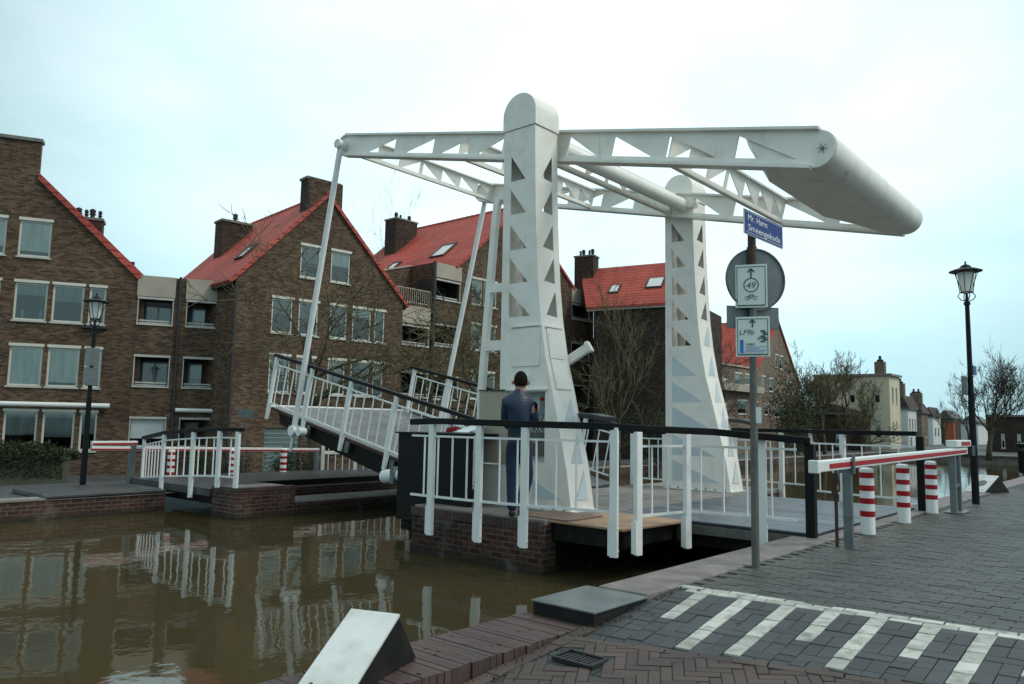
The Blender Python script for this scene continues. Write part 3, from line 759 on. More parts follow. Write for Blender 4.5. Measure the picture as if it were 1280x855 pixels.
# ---------------------------------------------------------------- raised leaf
LA = radians(12.5); H0 = V((-2.32,0,.055)); U = V((-cos(LA),0,sin(LA))); W_ = V((sin(LA),0,cos(LA)))
def lf(u, y, v): return H0 + U*u + W_*v + V((0,y,0))
LF = thing('bridge_leaf', (-2.32,2.8,.055), 'raised bridge leaf with grey deck, white railings and a white nose', 'bridge leaf')
LL = 6.95; y0, y1 = .80, 4.72
MB().obox(lf(.05,y0,-.03), U*(LL-.1), V((0,y1-y0,0)), W_*.04).build('deck', 'leaf_deck', LF)
m = MB(); m.obox(lf(.05,y0-.04,-.05), U*(LL-.1), V((0,.038,0)), W_*.055); m.build('edge_strip', 'rust', LF); m = MB(); m.obox(lf(.05,y1+.002,-.05), U*(LL-.1), V((0,.038,0)), W_*.055); m.build('edge_strip', 'rust', LF)
MB().obox(lf(LL-.05,y0-.06,-.05), U*.09, V((0,y1-y0+.12,0)), W_*.085).build('nose', 'white_rail', LF, bevel=.008)
m = MB()
for yy in (y0+.03, y1-.15, 2.0, 3.3): m.plate([(.2,-.031),(LL-.25,-.031),(LL-.45,-.30),(3.2,-.42),(.2,-.42)], [], lambda a, b, yy=yy: lf(a, yy, b), (0,.12,0))
for k in range(7): m.obox(lf(.5+k*1.0,y0+.16,-.24), U*.1, V((0,y1-y0-.32,0)), W_*.2)
m.build('girders', 'dark_steel', LF)
for yy, sg in ((y0-.09,-1),(y1+.09,1)):
    rl = MB().sweep([lf(.25,yy,1.19), lf(LL+.03,yy,1.19)], .10, .07, up=W_).build('handrail', 'black_rail', LF, bevel=.008)
    m = MB()
    for h in (.99,.11): m.sweep([lf(.30,yy,h), lf(LL-.1,yy,h)], .024, .03, up=W_)
    us = [1.15,2.62,4.05,5.45,6.87]
    k = 0; u = .45
    while u < LL-.1:
        if all(abs(u-q) > .10 for q in us): m.bar(lf(u,yy,.11), lf(u,yy,.99), .022, .016, up=(0,1,0))
        u += .285
    m.build('bars', 'white_rail', LF)
    for u in us:
        m = MB(); m.obox(lf(u-.045,yy-.03+.02*sg,-.27), U*.09, V((0,.06,0)), W_*1.43)
        p = m.build('post', 'white_rail', LF, bevel=.006)
        if u not in (6.87,): MB().obox(lf(u-.20,yy-.02-.04*sg,-.27), U*.13, V((0,.05,0)), W_*.22).build('bracket', 'grey_metal', p)
# hydraulic cylinders below the leaf
for yy in (.45,):
    t = thing('hydraulic_cylinder', (-4.2,yy,.3), 'white lifting cylinder end beside the black screen under the leaf', 'cylinder')
    MB().tube((-4.62,yy,.26),(-4.30,yy,.30),.125,.125,20).tube((-4.30,yy,.30),(-3.1,yy,.42),.10,.10,18).build('barrel', 'white_rail', t)
    MB().tube((-4.66,yy,.255),(-4.62,yy,.26),.085,.10,14).build('end_fitting', 'grey_metal', t); MB().box(-4.32,yy-.13,.16,-4.22,yy+.13,.46).build('clamp_plate', 'grey_metal', t)

# ---------------------------------------------------------------- left landing
t = thing('landing_pier', (-7.6,-.6,-.65), 'brick landing pier with a low ledge on the far side of the canal', 'pier')
mb = MB(); mb.box(-8.08,-1.05,-1.9,-7.16,.25,-.125); mb.box(-9.3,.26,-1.9,-7.17,6.6,-.47); mb.box(-9.42,.5,-1.9,-8.7,5.3,-.25); mb.build('brickwork', 'brick_quay', t)
mb = MB(); rnd = random.Random(4); y = -1.06
while y < .24: mb.tint = rnd.uniform(.75,1.25); mb.box(-7.32,y,-.124,-7.145,y+.062,-.055); y += .07
x = -8.09
while x < -7.35: mb.tint = rnd.uniform(.75,1.25); mb.box(x,-1.065,-.124,x+.062,-.9,-.055); x += .07
mb.build('header_course', 'strip_brick', t); mb = MB()
y = .27
while y < 6.5: mb.tint = rnd.uniform(.75,1.25); mb.box(-7.36,y,-.469,-7.155,y+.062,-.41); y += .07
mb.build('header_course', 'strip_brick', t)
mb = MB(); mb.box(-8.6,.27,-.469,-7.37,6.6,-.43); mb.box(-8.05,-.88,-.12,-7.33,.22,-.07); mb.build('top_slab', 'concrete', t)
t = thing('landing_deck', (-10.4,2,-.2), 'dark fixed deck between the landing pier and the far street', 'deck')
MB().box(-11.9,-1.10,-.27,-8.10,.55,-.12).box(-11.9,.55,-.27,-9.22,5.3,-.12).box(-11.9,5.3,-.27,-8.2,6.6,-.13).build('planking', 'coping_dark', t)
MB().box(-9.28,.6,-.36,-9.14,5.2,-.125).box(-11.5,-1.05,-.42,-8.09,-.95,-.271).box(-11.5,-.2,-.42,-8.09,-.1,-.271).build('steel_beams', 'dark_steel', t)
for y in (.9,1.9,2.9,3.9,4.9): pass
R = thing('bridge_railing', (-9.5,-1.1,-.1), 'curved white railing with black handrail on the far bank, nearest the left lamp', 'railing')
pl_ = [(-7.25,-.98,0),(-7.85,-1.08,0),(-8.75,-1.15,-.04),(-9.95,-1.20,-.12),(-11.7,-.85,-.27)]
railing(R, pl_, 1.10, [(.01,-.36),(.13,-.08),(.335,-.30),(.60,-.27),(.99,-.04)], lo=.14, hi=.90, bal=.27, rail_over=(.05,.1), bracket=False)
R = thing('bridge_railing', (-9.5,6,-.1), 'white railing behind the raised leaf on the far bank', 'railing')
railing(R, [(-11.9,4.2,-.3),(-11.2,5.2,-.28),(-9.7,6.0,-.2),(-7.9,6.3,-.1)], 1.05, [(.01,0),(.2,0),(.42,0),(.66,-.1),(.99,-.45)], lo=.14, hi=.88, bal=.2, bracket=False, handrail=False)
R = thing('bridge_railing', (-9.0,6.0,-.1), 'low dark-topped railing by the far end of the landing', 'railing')
railing(R, [(-7.9,6.4,-.1),(-7.9,7.6,-.1)], 1.05, [(.99,-.4)], lo=.14, hi=.88, bal=.2, bracket=False)
# ================================================================ STREET FURNITURE
def bollard(loc, h, lab, group):
    t = thing('bollard', loc, lab, 'bollard', group); x, y, z = loc; r = .085
    MB().lathe(loc, [(r,-.05),(r,h-.02),(r*.93,h-.004),(r*.7,h+.008),(0,h+.012)], 24).build('post', 'white_rail', t)
    for k in range(4):
        z0 = h*(.265+k*.197)
        MB().lathe(loc, [(r,z0),(r+.002,z0),(r+.002,z0+h*.085),(r,z0+h*.085)], 24).build('red_band', 'red_paint', t)
    return t
b0 = bollard((3.55,1.38,0), .80, 'red-banded white bollard nearest the camera on the near bank, under the barrier', 'bollards across the near bridge end')
for loc, lab in (((3.55,3.03,0),'middle one of the three red-banded bollards below the near barrier'),((3.52,4.78,0),'red-banded bollard on the near bank closest to the tall lamp')):
    c = copy_tree(b0); c.location = V(loc); c['label'] = lab
for loc, lab in (((-11.7,-.2,-.30),'red-banded bollard seen through the left railing on the far bank'),((-11.7,1.38,-.30),'red-banded bollard half hidden by a white railing post on the far bank'),((-11.7,2.86,-.30),'red-banded bollard standing clear of the railing on the far bank')):
    c = copy_tree(b0); c.location = V(loc); c['label'] = lab; c['group'] = 'bollards across the far bridge end'
# barriers
t = thing('barrier', (3.78,3,0), 'lowered white barrier beam with a red stripe across the near bridge end', 'barrier')
def beam(t, a, b, h, stripes_):
    a, b = V(a), V(b); d = (b-a).normalized()
    o = MB().bar(a, b, .085, h).build('beam', 'enamel_white', t, bevel=.012)
    for off, hh, s0, s1 in stripes_:
        m = MB(); p0 = a+(b-a)*s0+V((0,0,off)); p1 = a+(b-a)*s1+V((0,0,off)); m.bar(p0, p1, .096, hh); m.build('red_stripe', 'red_paint', t)
    return o
beam(t, (3.74,-.92,.90), (3.80,5.9,.965), .115, [(-.005,.05,.04,.985)])
MB().box(3.69,-1.0,.835,3.79,-.92,.965).build('end_cap', 'enamel_white', t, bevel=.01)
m = MB(); m.box(3.70,.0,.0,3.79,.06,.84); m.box(3.66,.01,.80,3.685,.06,1.0); m.box(3.80,.01,.80,3.825,.06,1.0); m.build('rest_post', 'grey_metal', t)
m = MB(); m.box(3.60,-.06,.55,3.66,-.02,.80); m.box(3.625,-.05,0,3.655,-.025,.55); m.build('lock_box', 'rust', t)
m = MB(); m.box(3.661,-.06,.62,3.667,-.02,.67); m.build('yellow_tag', 'yellow_tag', t)
m = MB(); 
for y in (4.95,5.30): m.box(3.74,y,.0,3.83,y+.08,1.0 if y > 5 else .90)
m.box(3.75,5.03,.40,3.82,5.30,.46); m.box(3.66,4.88,.004,3.92,5.48,.02); m.build('pivot_stand', 'grey_metal', t)
m = MB(); m.box(3.70,5.0,1.03,3.86,6.1,1.14); o = m.build('counterweight_box', 'enamel_white', t, bevel=.012)
MB().box(3.861,5.35,1.055,3.865,6.0,1.115).build('red_stripe', 'red_paint', o)
MB().box(3.72,6.05,.88,3.88,6.3,1.05).build('motor', 'gutter', t)
t = thing('barrier', (-11.75,1,-.3), 'long white barrier beam with red stripes across the far bridge end', 'barrier')
beam(t, (-11.75,-2.0,.56), (-11.75,4.0,.44), .10, [(-.02,.035,.0,1)])
m = MB(); m.box(-11.80,-2.0,.62,-11.70,-1.0,.72); o = m.build('counterweight_box', 'enamel_white', t, bevel=.01); MB().box(-11.695,-1.98,.635,-11.692,-1.0,.675).build('red_stripe', 'red_paint', o)
MB().box(-11.82,-1.15,-.3,-11.70,-1.03,.62).build('pivot_stand', 'grey_metal', t)
MB().box(-11.80,3.9,-.3,-11.70,3.98,.42).build('rest_post', 'grey_metal', t)
# street lamps
def lamp(loc, H, lab, tilt=0):
    t = thing('street_lamp', loc, lab, 'street lamp', 'old style lantern street lamps'); x, y, z = loc
    MB().lathe(loc, [(.062,-.1),(.062,1.0),(.058,1.02),(.052,2.0),(.046,2.05),(.038,H-.80),(.055,H-.79),(.055,H-.74),(.03,H-.73),(.02,H-.58)], 16).build('pole', 'black_lamp', t, smooth=False)
    m = MB()
    for k in range(4):
        a = k*pi/2+.5; c, s = cos(a), sin(a)
        m.path([(x+c*.03,y+s*.03,z+H-.72),(x+c*.10,y+s*.10,z+H-.70),(x+c*.15,y+s*.15,z+H-.63),(x+c*.11,y+s*.11,z+H-.57),(x+c*.07,y+s*.07,z+H-.565)], .009, 5)
    m.build('scroll_bracket', 'black_lamp', t)
    MB().lathe(loc, [(.085,H-.56),(.10,H-.54),(.145,H-.19),(.0,H-.19)], 4).build('glass', 'frost_glass', t)
    m = MB()
    for k in range(4):
        a = k*pi/2; c, s = cos(a), sin(a); m.bar((x+c*.105,y+s*.105,z+H-.57),(x+c*.165,y+s*.165,z+H-.17),.012,.012)
        b2 = a+pi/2; m.bar((x+c*.10,y+s*.10,z+H-.56),(x+cos(b2)*.10,y+sin(b2)*.10,z+H-.56),.014,.014)
    for k in range(4):
        a = k*pi/2+pi/4; c, s = cos(a), sin(a); m.bar((x+c*.08,y+s*.08,z+H-.57),(x+c*.235,y+s*.235,z+H-.16),.010,.010)
    m.build('lantern_frame', 'black_lamp', t)
    MB().lathe(loc, [(.27,H-.175),(.28,H-.165),(.17,H-.12),(.10,H-.105),(.095,H-.08),(.05,H-.045),(.018,H-.035),(.012,H-.01),(.02,H+.005),(.0,H+.03)], 20).build('roof', 'grey_metal' if False else 'black_lamp', t, smooth=False)
    return t
l1 = lamp((3.71,7.12,0), 4.39, 'tall black street lamp on the near bank with two small signs')
MB().box(3.60,6.93,1.95,3.64,7.33,2.28).build('sign_plate', 'sign_back', l1)
MB().box(3.74,7.13,2.32,3.76,7.42,2.48).build('sign_plate', 'enamel_blue', l1)
l2 = lamp((-11.73,-2.12,-.3), 4.30, 'black street lamp on the far quay in front of the brick houses')
MB().box(-11.64,-2.30,2.38,-11.60,-2.02,2.78).box(-11.64,-2.30,1.95,-11.60,-2.02,2.34).build('sign_plate', 'sign_back', l2)
# sign pole
PX, PY = 3.50, -1.86
t = thing('sign_pole', (PX,PY,0), 'leaning grey sign pole on the near quay carrying four signs', 'sign pole')
MB().tube((PX,PY,-.05),(PX,PY+.02,3.10),.036,.034,16).build('pole', 'galvanised', t)
MB().tube((PX,PY+.02,2.62),(PX,PY+.02,3.20),.039,.039,14).build('sleeve', 'rust', t)
fc = (CAM - V((PX,PY,1.28))); fc.z = 0; fc.normalize(); rt = V((-fc.y, fc.x, 0)); 
if rt.dot(RGT) < 0: rt = -rt
up = V((0,0,1))
def plate_at(c, w, h, nrm, right, mat, name, parent, th=.012, bev=.0):
    c, nrm, right = V(c), V(nrm), V(right); return MB().obox(c-right*w/2-up*h/2-nrm*th/2, right*w, up*h, nrm*th).build(name, mat, parent, bevel=bev)
P_ = V((PX,PY+.02,0))
# round sign seen from behind
sr = (RGT*.985+FWD*.17).normalized(); sn = sr.cross(up); 
if sn.dot(fc) < 0: sn = -sn
c = P_ + up*2.715 + rt*.03 + fc*(-.05)
d = MB().tube(c-sn*.004, c+sn*.004, .30, .30, 40).build('round_sign', 'sign_back', t)
m = MB(); pts = [c+sr*(.30*cos(2*pi*i/40))+up*(.30*sin(2*pi*i/40)) for i in range(41)]
for a, b in zip(pts, pts[1:]): m.bar(a, b, .014, .03, up=sn)
m.build('rim', 'galvanised', d)
# blue street name sign, turned along the quay
nr = V((.03,1,0)).normalized(); nn = nr.cross(up)
if nn.dot(fc) < 0: nn = -nn
c = P_ + up*3.232 + nr*.175 + nn*.045
d = plate_at(c, .87, .245, nn, nr, 'enamel_white', 'street_name_sign', t, .010, .003)
plate_at(c+nn*.0065, .85, .228, nn, nr, 'enamel_blue', 'blue_field', d, .004)
plate_at(c+nn*.009+up*.100, .80, .004, nn, nr, 'enamel_white', 'border', d, .002); plate_at(c+nn*.009-up*.100, .80, .004, nn, nr, 'enamel_white', 'border', d, .002)
text('Mr. Harm', c+nn*.0095-nr*.36+up*.018, nr, up, .088, 'enamel_white', d, width=.42)
text('Smeengekade', c+nn*.0095-nr*.36-up*.078, nr, up, .088, 'enamel_white', d, width=.72)
m = MB(); m.tube(P_+up*3.0-fc*.02, P_+up*3.03-fc*.02, .05,.05,12); m.build('clamp', 'galvanised', t)
# bike route sign 49
def marks(c, w, h, d, nrm, right):
    ink = 'ink_green'; n_ = nrm*.0085
    for sx in (-1,1): plate_at(c+n_+right*sx*(w/2-.018), .006, h-.05, nrm, right, ink, 'border', d, .002)
    for sy in (-1,1): plate_at(c+n_+up*sy*(h/2-.022), w-.036, .006 if sy > 0 else .012, nrm, right, ink, 'border', d, .002)
def arrow(c, s, nrm, right, d):
    m = MB(); n_ = nrm*.0085; m.bar(c-up*s+n_, c+up*s+n_, .014, .002, up=nrm)
    for sx in (-1,1): m.bar(c+up*s*1.05+n_, c+up*s*.25+right*sx*s*.75+n_, .014, .002, up=nrm)
    m.build('arrow', 'ink_green', d)
def ring(m, c, r, w, nrm, right, n=28):
    pts = [c+right*(r*cos(2*pi*i/n))+up*(r*sin(2*pi*i/n)) for i in range(n+1)]
    for a, b in zip(pts, pts[1:]): m.bar(a, b, w, .002, up=nrm)
c = P_ + up*2.635 + fc*.045 + rt*(-.012); w, h = .295, .42
d = plate_at(c, w, h, fc, rt, 'enamel_white', 'cycle_route_sign', t, .012, .004); marks(c, w, h, d, fc, rt); arrow(c+up*.125, .042, fc, rt, d)
m = MB(); ring(m, c+fc*.0085+up*.01, .066, .009, fc, rt); m.build('ring', 'ink_green', d)
text('49', c+fc*.008-rt*.045-up*.022, rt, up, .085, 'ink_green', d, width=.088, shear=.25)
def bike(c, s, nrm, right, d):
    m = MB(); n_ = nrm*.0085
    for sx in (-1,1): ring(m, c+n_+right*sx*s, s*.55, s*.13, nrm, right, 16)
    for a, b in (((-1,0),(-.35,.8)),((-.35,.8),(.55,.8)),((.55,.8),(1,0)),((-.35,.8),(.05,0)),((.05,0),(.55,.8)),((-1,0),(.05,0)),((.55,.8),(.45,1.1)),((-.45,1.0),(-.2,1.0))):
        m.bar(c+n_+right*a[0]*s+up*a[1]*s, c+n_+right*b[0]*s+up*b[1]*s, s*.13, .002, up=nrm)
    m.build('bicycle_symbol', 'ink_green', d)
bike(c-up*.115, .034, fc, rt, d)
c = P_ + up*2.145 + fc*.045 - rt*.005; w, h = .31, .385
d = plate_at(c, w, h, fc, rt, 'enamel_white', 'cycle_route_sign', t, .012, .004); marks(c, w, h, d, fc, rt); arrow(c+up*.125, .036, fc, rt, d)
text('LF9b', c+fc*.008-rt*.12+up*.02, rt, up, .070, 'ink_green', d, width=.135, shear=.25)
bike(c+rt*.075-up*.02, .022, fc, rt, d)
m = MB()
for k in range(7):
    a = c+fc*.0085+rt*(.105+.012*((k%3)-1))+up*(.055-.017*k); m.bar(a-rt*.022, a+rt*.022, .014, .002, up=fc)
m.build('tree_symbol', 'ink_green', d)
m = MB(); m.bar(c+fc*.0085-rt*.10-up*.155, c+fc*.0085-rt*.10-up*.03, .032, .002, up=fc); m.build('blue_mark', 'ink_blue', d)
m = MB()
for k, (a, b) in enumerate(((-.07,.13),(-.06,.06),(-.07,.13),(-.12,.10))): m.bar(c+fc*.0087+rt*a-up*(.098+.016*k), c+fc*.0087+rt*b-up*(.098+.016*k), .004, .002, up=fc)
m.build('blue_line', 'ink_blue', d)
text('WRP', c+fc*.0085-rt*.065-up*.088, rt, up, .036, 'ink_black', d, width=.085)
# grey back of a rectangular sign behind the pole
plate_at(P_ + up*2.34 - fc*.05 + rt*.0, .54, .22, sn, sr, 'sign_back', 'rectangular_sign', t, .01, .003)
plate_at(P_ + up*1.40 + fc*.037 + rt*.035, .06, .15, fc, rt, 'enamel_white', 'sticker', t, .003)
m = MB()
for z in (2.80,2.50,2.28,2.03): m.tube(P_+up*z, P_+up*(z+.03), .046, .046, 14)
m.build('clamp', 'galvanised', t)
# small white notice by the far houses
q = polar(-8.35, 24.3); t = thing('notice_sign', (q.x,q.y,-.6), 'small pale notice on a thin post before the middle brick house', 'sign')
MB().obox((q.x,q.y,1.30)-RGT*.26 if False else V((q.x,q.y,1.30))-RGT*.26, RGT*.52, up*.26, FWD*.02).build('board', 'sign_back', t)
MB().tube((q.x,q.y,-.6)-FWD*-.03 if False else V((q.x,q.y,-.6))+FWD*.045, V((q.x,q.y,1.5))+FWD*.045, .02,.02,8).build('post', 'galvanised', t)

# wedge-shaped waterside signs
def wedge(o, ang, w, h, lab, marks_=False):
    # triangular prism: ridge along r, white face slanting to the front
    r = V((cos(ang), sin(ang), 0)); f = V((sin(ang), -cos(ang), 0))   # f: side the white face looks to
    o = V(o); t = thing('wedge_sign', o, lab, 'wedge sign', 'triangular signs on the quay')
    a, b = (.30, .36) if h > .32 else (.33, .27)
    A_, B_, C_ = o - r*w/2, o + r*w/2, None
    pr = lambda e: [o+r*e*w/2+f*a*1.6, o+r*e*w/2-f*b, o+r*e*w/2+up*h-f*.02]
    L_, R_ = pr(-1), pr(1)
    m = MB(); m.add(L_+R_, [(0,2,1),(3,4,5),(1,2,5,4),(0,1,4,3),(0,3,5,2)]); m.build('body', 'slab_side', t)
    nrm = (L_[2]-L_[0]).cross(r).normalized()
    if nrm.dot(f) < 0: nrm = -nrm
    m = MB(); q = [L_[0]-r*.012, R_[0]+r*.012, R_[2]+r*.012, L_[2]-r*.012]; q = [p+nrm*.004 for p in q]; m.add(q+[p+nrm*.014 for p in q], [(3,2,1,0),(4,5,6,7),(0,1,5,4),(1,2,6,5),(2,3,7,6),(3,0,4,7)])
    m.build('panel', 'sign_panel', t)
    c = (L_[0]+R_[0]+L_[2]+R_[2])/4 + nrm*.0185
    if marks_:
        m = MB(); upf = (L_[2]-L_[0]).normalized(); m.tube(c, c+nrm*.002, .11, .11, 24); m.build('emblem', 'sign_back', t)
    m = MB()
    for e in (-1,1):
        p = (L_[0] if e < 0 else R_[0])+(L_[2]-L_[0])*.12 - r*e*.06+nrm*.0185; m.tube(p, p+nrm*.004, .011,.011,8)
    m.build('screw', 'ink_black', t)
    return t
wedge((3.03,-5.98,-.12), radians(WA1), .29, .305, 'large white-faced wedge sign on the foreground brick ledge')
wedge((3.35,10.6,0), radians(-25), .42, .34, 'small white-faced wedge sign beside the tall lamp on the near quay', True)
# litter bin and meter post far along the near quay
t = thing('litter_bin', (2.75,20.5,0), 'dark litter bin at the quay edge near the right border', 'bin')
MB().lathe((2.75,20.5,0), [(.16,0),(.19,.05),(.20,.85),(.22,.87),(.22,.93),(.0,.97)], 14).build('body', 'black_lamp', t)
MB().lathe((2.75,20.5,0), [(.205,.70),(.207,.70),(.207,.80),(.205,.80)], 14).build('band', 'gutter', t)
t = thing('mooring_cabinet', (3.3,20.6,0), 'pale upright service cabinet beside the dark bin at the quay edge', 'cabinet')
MB().box(3.15,20.5,0,3.45,20.75,.95).build('body', 'white_plaster', t, bevel=.02); MB().box(3.12,20.47,.95,3.48,20.78,.99).build('lid', 'grey_metal', t)

# ================================================================ PERSON
def skinned(name, chains, mat, parent, sub=2):
    """chains: list of (points, radii); the first point of a later chain may repeat an existing point to join it"""
    vs, es, rs = [], [], []
    def idx(p, r):
        for i, q in enumerate(vs):
            if (q-p).length < 1e-4: return i
        vs.append(p); rs.append(r); return len(vs)-1
    for pts, rr in chains:
        pr = None
        for p, r in zip(pts, rr):
            i = idx(V(p), r)
            if pr is not None and pr != i: es.append((pr, i))
            pr = i
    me = bpy.data.meshes.new(name); me.from_pydata([tuple(v) for v in vs], es, []); me.update()
    o = bpy.data.objects.new(name, me); col.objects.link(o)
    sk = o.modifiers.new('skin', 'SKIN'); sk.use_smooth_shade = True
    for i, r in enumerate(rs):
        d = me.skin_vertices[0].data[i]; d.radius = r if isinstance(r, tuple) else (r, r); d.use_root = (i == 0)
    sb = o.modifiers.new('sub', 'SUBSURF'); sb.levels = sub; sb.render_levels = sub
    dg = bpy.context.evaluated_depsgraph_get(); nm = bpy.data.meshes.new_from_object(o.evaluated_get(dg)); nm.name = name
    o.modifiers.clear(); o.data = nm; nm.materials.clear(); nm.materials.append(M[mat])
    for pl in nm.polygons: pl.use_smooth = True
    if parent is not None: o.parent = parent; 
    return o
pb = V((-.21,-.93,.040))
def Q(r, f, z): return RGT*r + FWD*f + V((0,0,z))
def off(chains, k):   # inflate radii
    return [(p, [tuple(x+k for x in q) if isinstance(q, tuple) else q+k for q in r]) for p, r in chains]
torso = [(Q(0,0,1.00),), ]
pel, wst, chs, nkb, nk = Q(0,0,.99), Q(.0,.01,1.16), Q(.0,.0,1.42), Q(.0,.01,1.60), Q(.01,.02,1.70)
legL = ([pel, Q(-.075,0,.92), Q(-.075,.03,.52), Q(-.07,.0,.11), Q(-.075,.02,.045), Q(-.06,.20,.035)], [.12,.088,.060,.042,.040,.030])
legR = ([pel, Q(.075,.01,.92), Q(.135,.12,.53), Q(.055,.16,.12), Q(.055,.18,.05), Q(.11,.34,.035)], [.12,.088,.060,.042,.040,.030])
shL, shR = Q(-.165,.02,1.53), Q(.155,.03,1.53)
elR, wrR = Q(.225,.03,1.25), Q(.245,.24,1.38)
elL, wrL = Q(-.19,.10,1.24), Q(.12,.26,1.04)
body = [([pel, wst, chs, nkb, nk, Q(.015,.03,1.77), Q(.02,.035,1.855)], [.12,(.12,.10),(.135,.11),(.07,.07),.055,(.085,.095),(.065,.075)]),
        legL, legR, ([nkb, shL, elL, wrL], [.07,.06,.042,.03]), ([nkb, shR, elR, wrR], [.07,.06,.042,.03])]
def hand(w, d, side, spread):
    d, side, spread = V(d).normalized(), V(side).normalized(), None
    n = d.cross(side); out = []; pm = w + d*.055
    out.append(([w, pm, w+d*.085], [.03,(.036,.022),(.036,.02)]))
    for k, (o_, l) in enumerate(((-.030,.062),(-.010,.072),(.010,.068),(.028,.052))):
        b = w + d*.088 + side*o_
        out.append(([pm, b, b+d*l*.5+n*.008, b+d*l*.85+n*.026], [(.036,.022),.0095,.009,.0075]))
    tb = w + d*.03 - side*.034
    out.append(([w, tb, tb+d*.035-side*.02+n*.01, tb+d*.06-side*.018+n*.022], [.03,.012,.011,.009]))
    return out
body += hand(wrR, Q(.25,.8,.35), Q(0,0,-1), 1); body += hand(wrL, Q(.8,.1,-.5), Q(0,1,0), 1)
per = skinned('person', [(p, r) for p, r in body], 'skin', None, 2)
per.location = pb
tag(per, 'man in a navy quilted jacket and jeans standing at the open cabinet, back turned', 'person')
jk = [([Q(0,0,.90), Q(0,0,1.02), wst, chs, nkb, Q(.005,.015,1.66), Q(.008,.02,1.715)], [(.158,.13),(.168,.135),(.168,.138),(.180,.15),(.105,.105),(.078,.085),(.07,.078)]),
      ([nkb, shL, elL, wrL+Q(.05,.005,-.02)], [(.10,.10),.088,.062,.048]), ([nkb, shR, elR, wrR+Q(.012,.05,.03)], [(.10,.10),.088,.066,.056])]
skinned('jacket', jk, 'quilted_navy', per, 2)
tr = [([pel+Q(0,0,.06), pel], [(.145,.12),(.148,.13)]), ([pel]+legL[0][1:3]+[Q(-.072,.01,.2),Q(-.072,.0,.06)], [(.148,.13),.112,.088,.074,.072]), ([pel]+legR[0][1:3]+[Q(.062,.16,.2),Q(.055,.17,.07)], [(.148,.13),.112,.088,.074,.072])]
skinned('trousers', tr, 'jeans', per, 2)
for s_ in (legL, legR):
    a, b = s_[0][4], s_[0][5]; h_ = (b-a).normalized()
    skinned('shoe', [([a-h_*.05, a, b-h_*.03, b+h_*.03], [(.045,.05),(.048,.05),(.046,.035),(.032,.026)])], 'shoe', per, 2)
hd = Q(.018,.035,1.815)
m = MB(); m.lathe((0,0,0), [(.001,.128)]+[(.104*sin(a), .128*cos(a)) for a in [pi*i/14 for i in range(1, 11)]], 20)
me_v = m.v; m2 = MB(); m2.v = [V((v.x*.90, v.y*1.06, v.z)) for v in me_v]; m2.f = m.f; m2.c = m.c
hair = m2.build('hair', 'hair', None, smooth=True); hair.parent = per; hair.location = hd + Q(0,-.020,.012); hair.rotation_euler = (radians(16)*0, 0, TH)
for e in (-1,1):
    c = pb + hd + RGT*e*.098 + FWD*.012 + V((0,0,-.02)); m = MB(); m.tube(c-FWD*.016, c+FWD*.016, .026,.03,12)
    o = m.build('ear', 'skin', None, bevel=.008); o.parent = per; o.location = -pb
c = pb+hd+FWD*.125+V((0,0,-.03)); m = MB(); m.lathe(c, [(.016,-.02),(.012,.0),(.004,.03)], 8); o = m.build('nose', 'skin', None); o.parent = per; o.location = -pb
m = MB()
for e in (-1,1): cc = pb+hd+FWD*.112+RGT*e*.034+V((0,0,.0)); m.tube(cc-FWD*.004, cc+FWD*.006, .011,.009,10)
o = m.build('eyes', 'ink_black', None); o.parent = per; o.location = -pb
# ================================================================ HOUSES
class Fr:      # facade frame: origin, angle of the facade line from X, inward normal
    def __init__(s, o, ang, g=-.85):
        s.o = V((o[0], o[1], 0)); a = radians(ang); s.d = V((cos(a), sin(a), 0)); s.n = V((-s.d.y, s.d.x, 0)); s.g = g
        if s.n.dot(FWD) < 0: s.n = -s.n
    def P(s, a, b, w=0): return s.o + s.d*a + V((0,0,b)) + s.n*w
    def box(s, mb, a0, a1, b0, b1, w0, w1): return mb.obox(s.P(min(a0,a1), b0, w0), s.d*abs(a1-a0), s.n*(w1-w0), V((0,0,b1-b0)))
def pu(u, D): return polar((u-642)/965*D, D)
def rect(a, b, c, d): return [(a,c),(b,c),(b,d),(a,d)]
WR = random.Random(21)
def wall(F, H, outline, holes, depth, mat='brick_house', th=.24, name='wall', w0=0, sides=True, back=None):
    m = MB(); m.plate(outline, holes, lambda a, b: F.P(a, b, w0), F.n*th)
    if sides:
        xs = [p[0] for p in outline]; a0, a1 = min(xs), max(xs)
        zl = max(p[1] for p in outline if abs(p[0]-a0) < .02); zr = max(p[1] for p in outline if abs(p[0]-a1) < .02)
        F.box(m, a0, a0+th, F.g, zl-.01, w0+th, depth); F.box(m, a1-th, a1, F.g, zr-.01, w0+th, depth)
        F.box(m, a0, a1, F.g, min(zl, zr)-.02, depth, depth+.2)
    return m.build(name, mat, H)
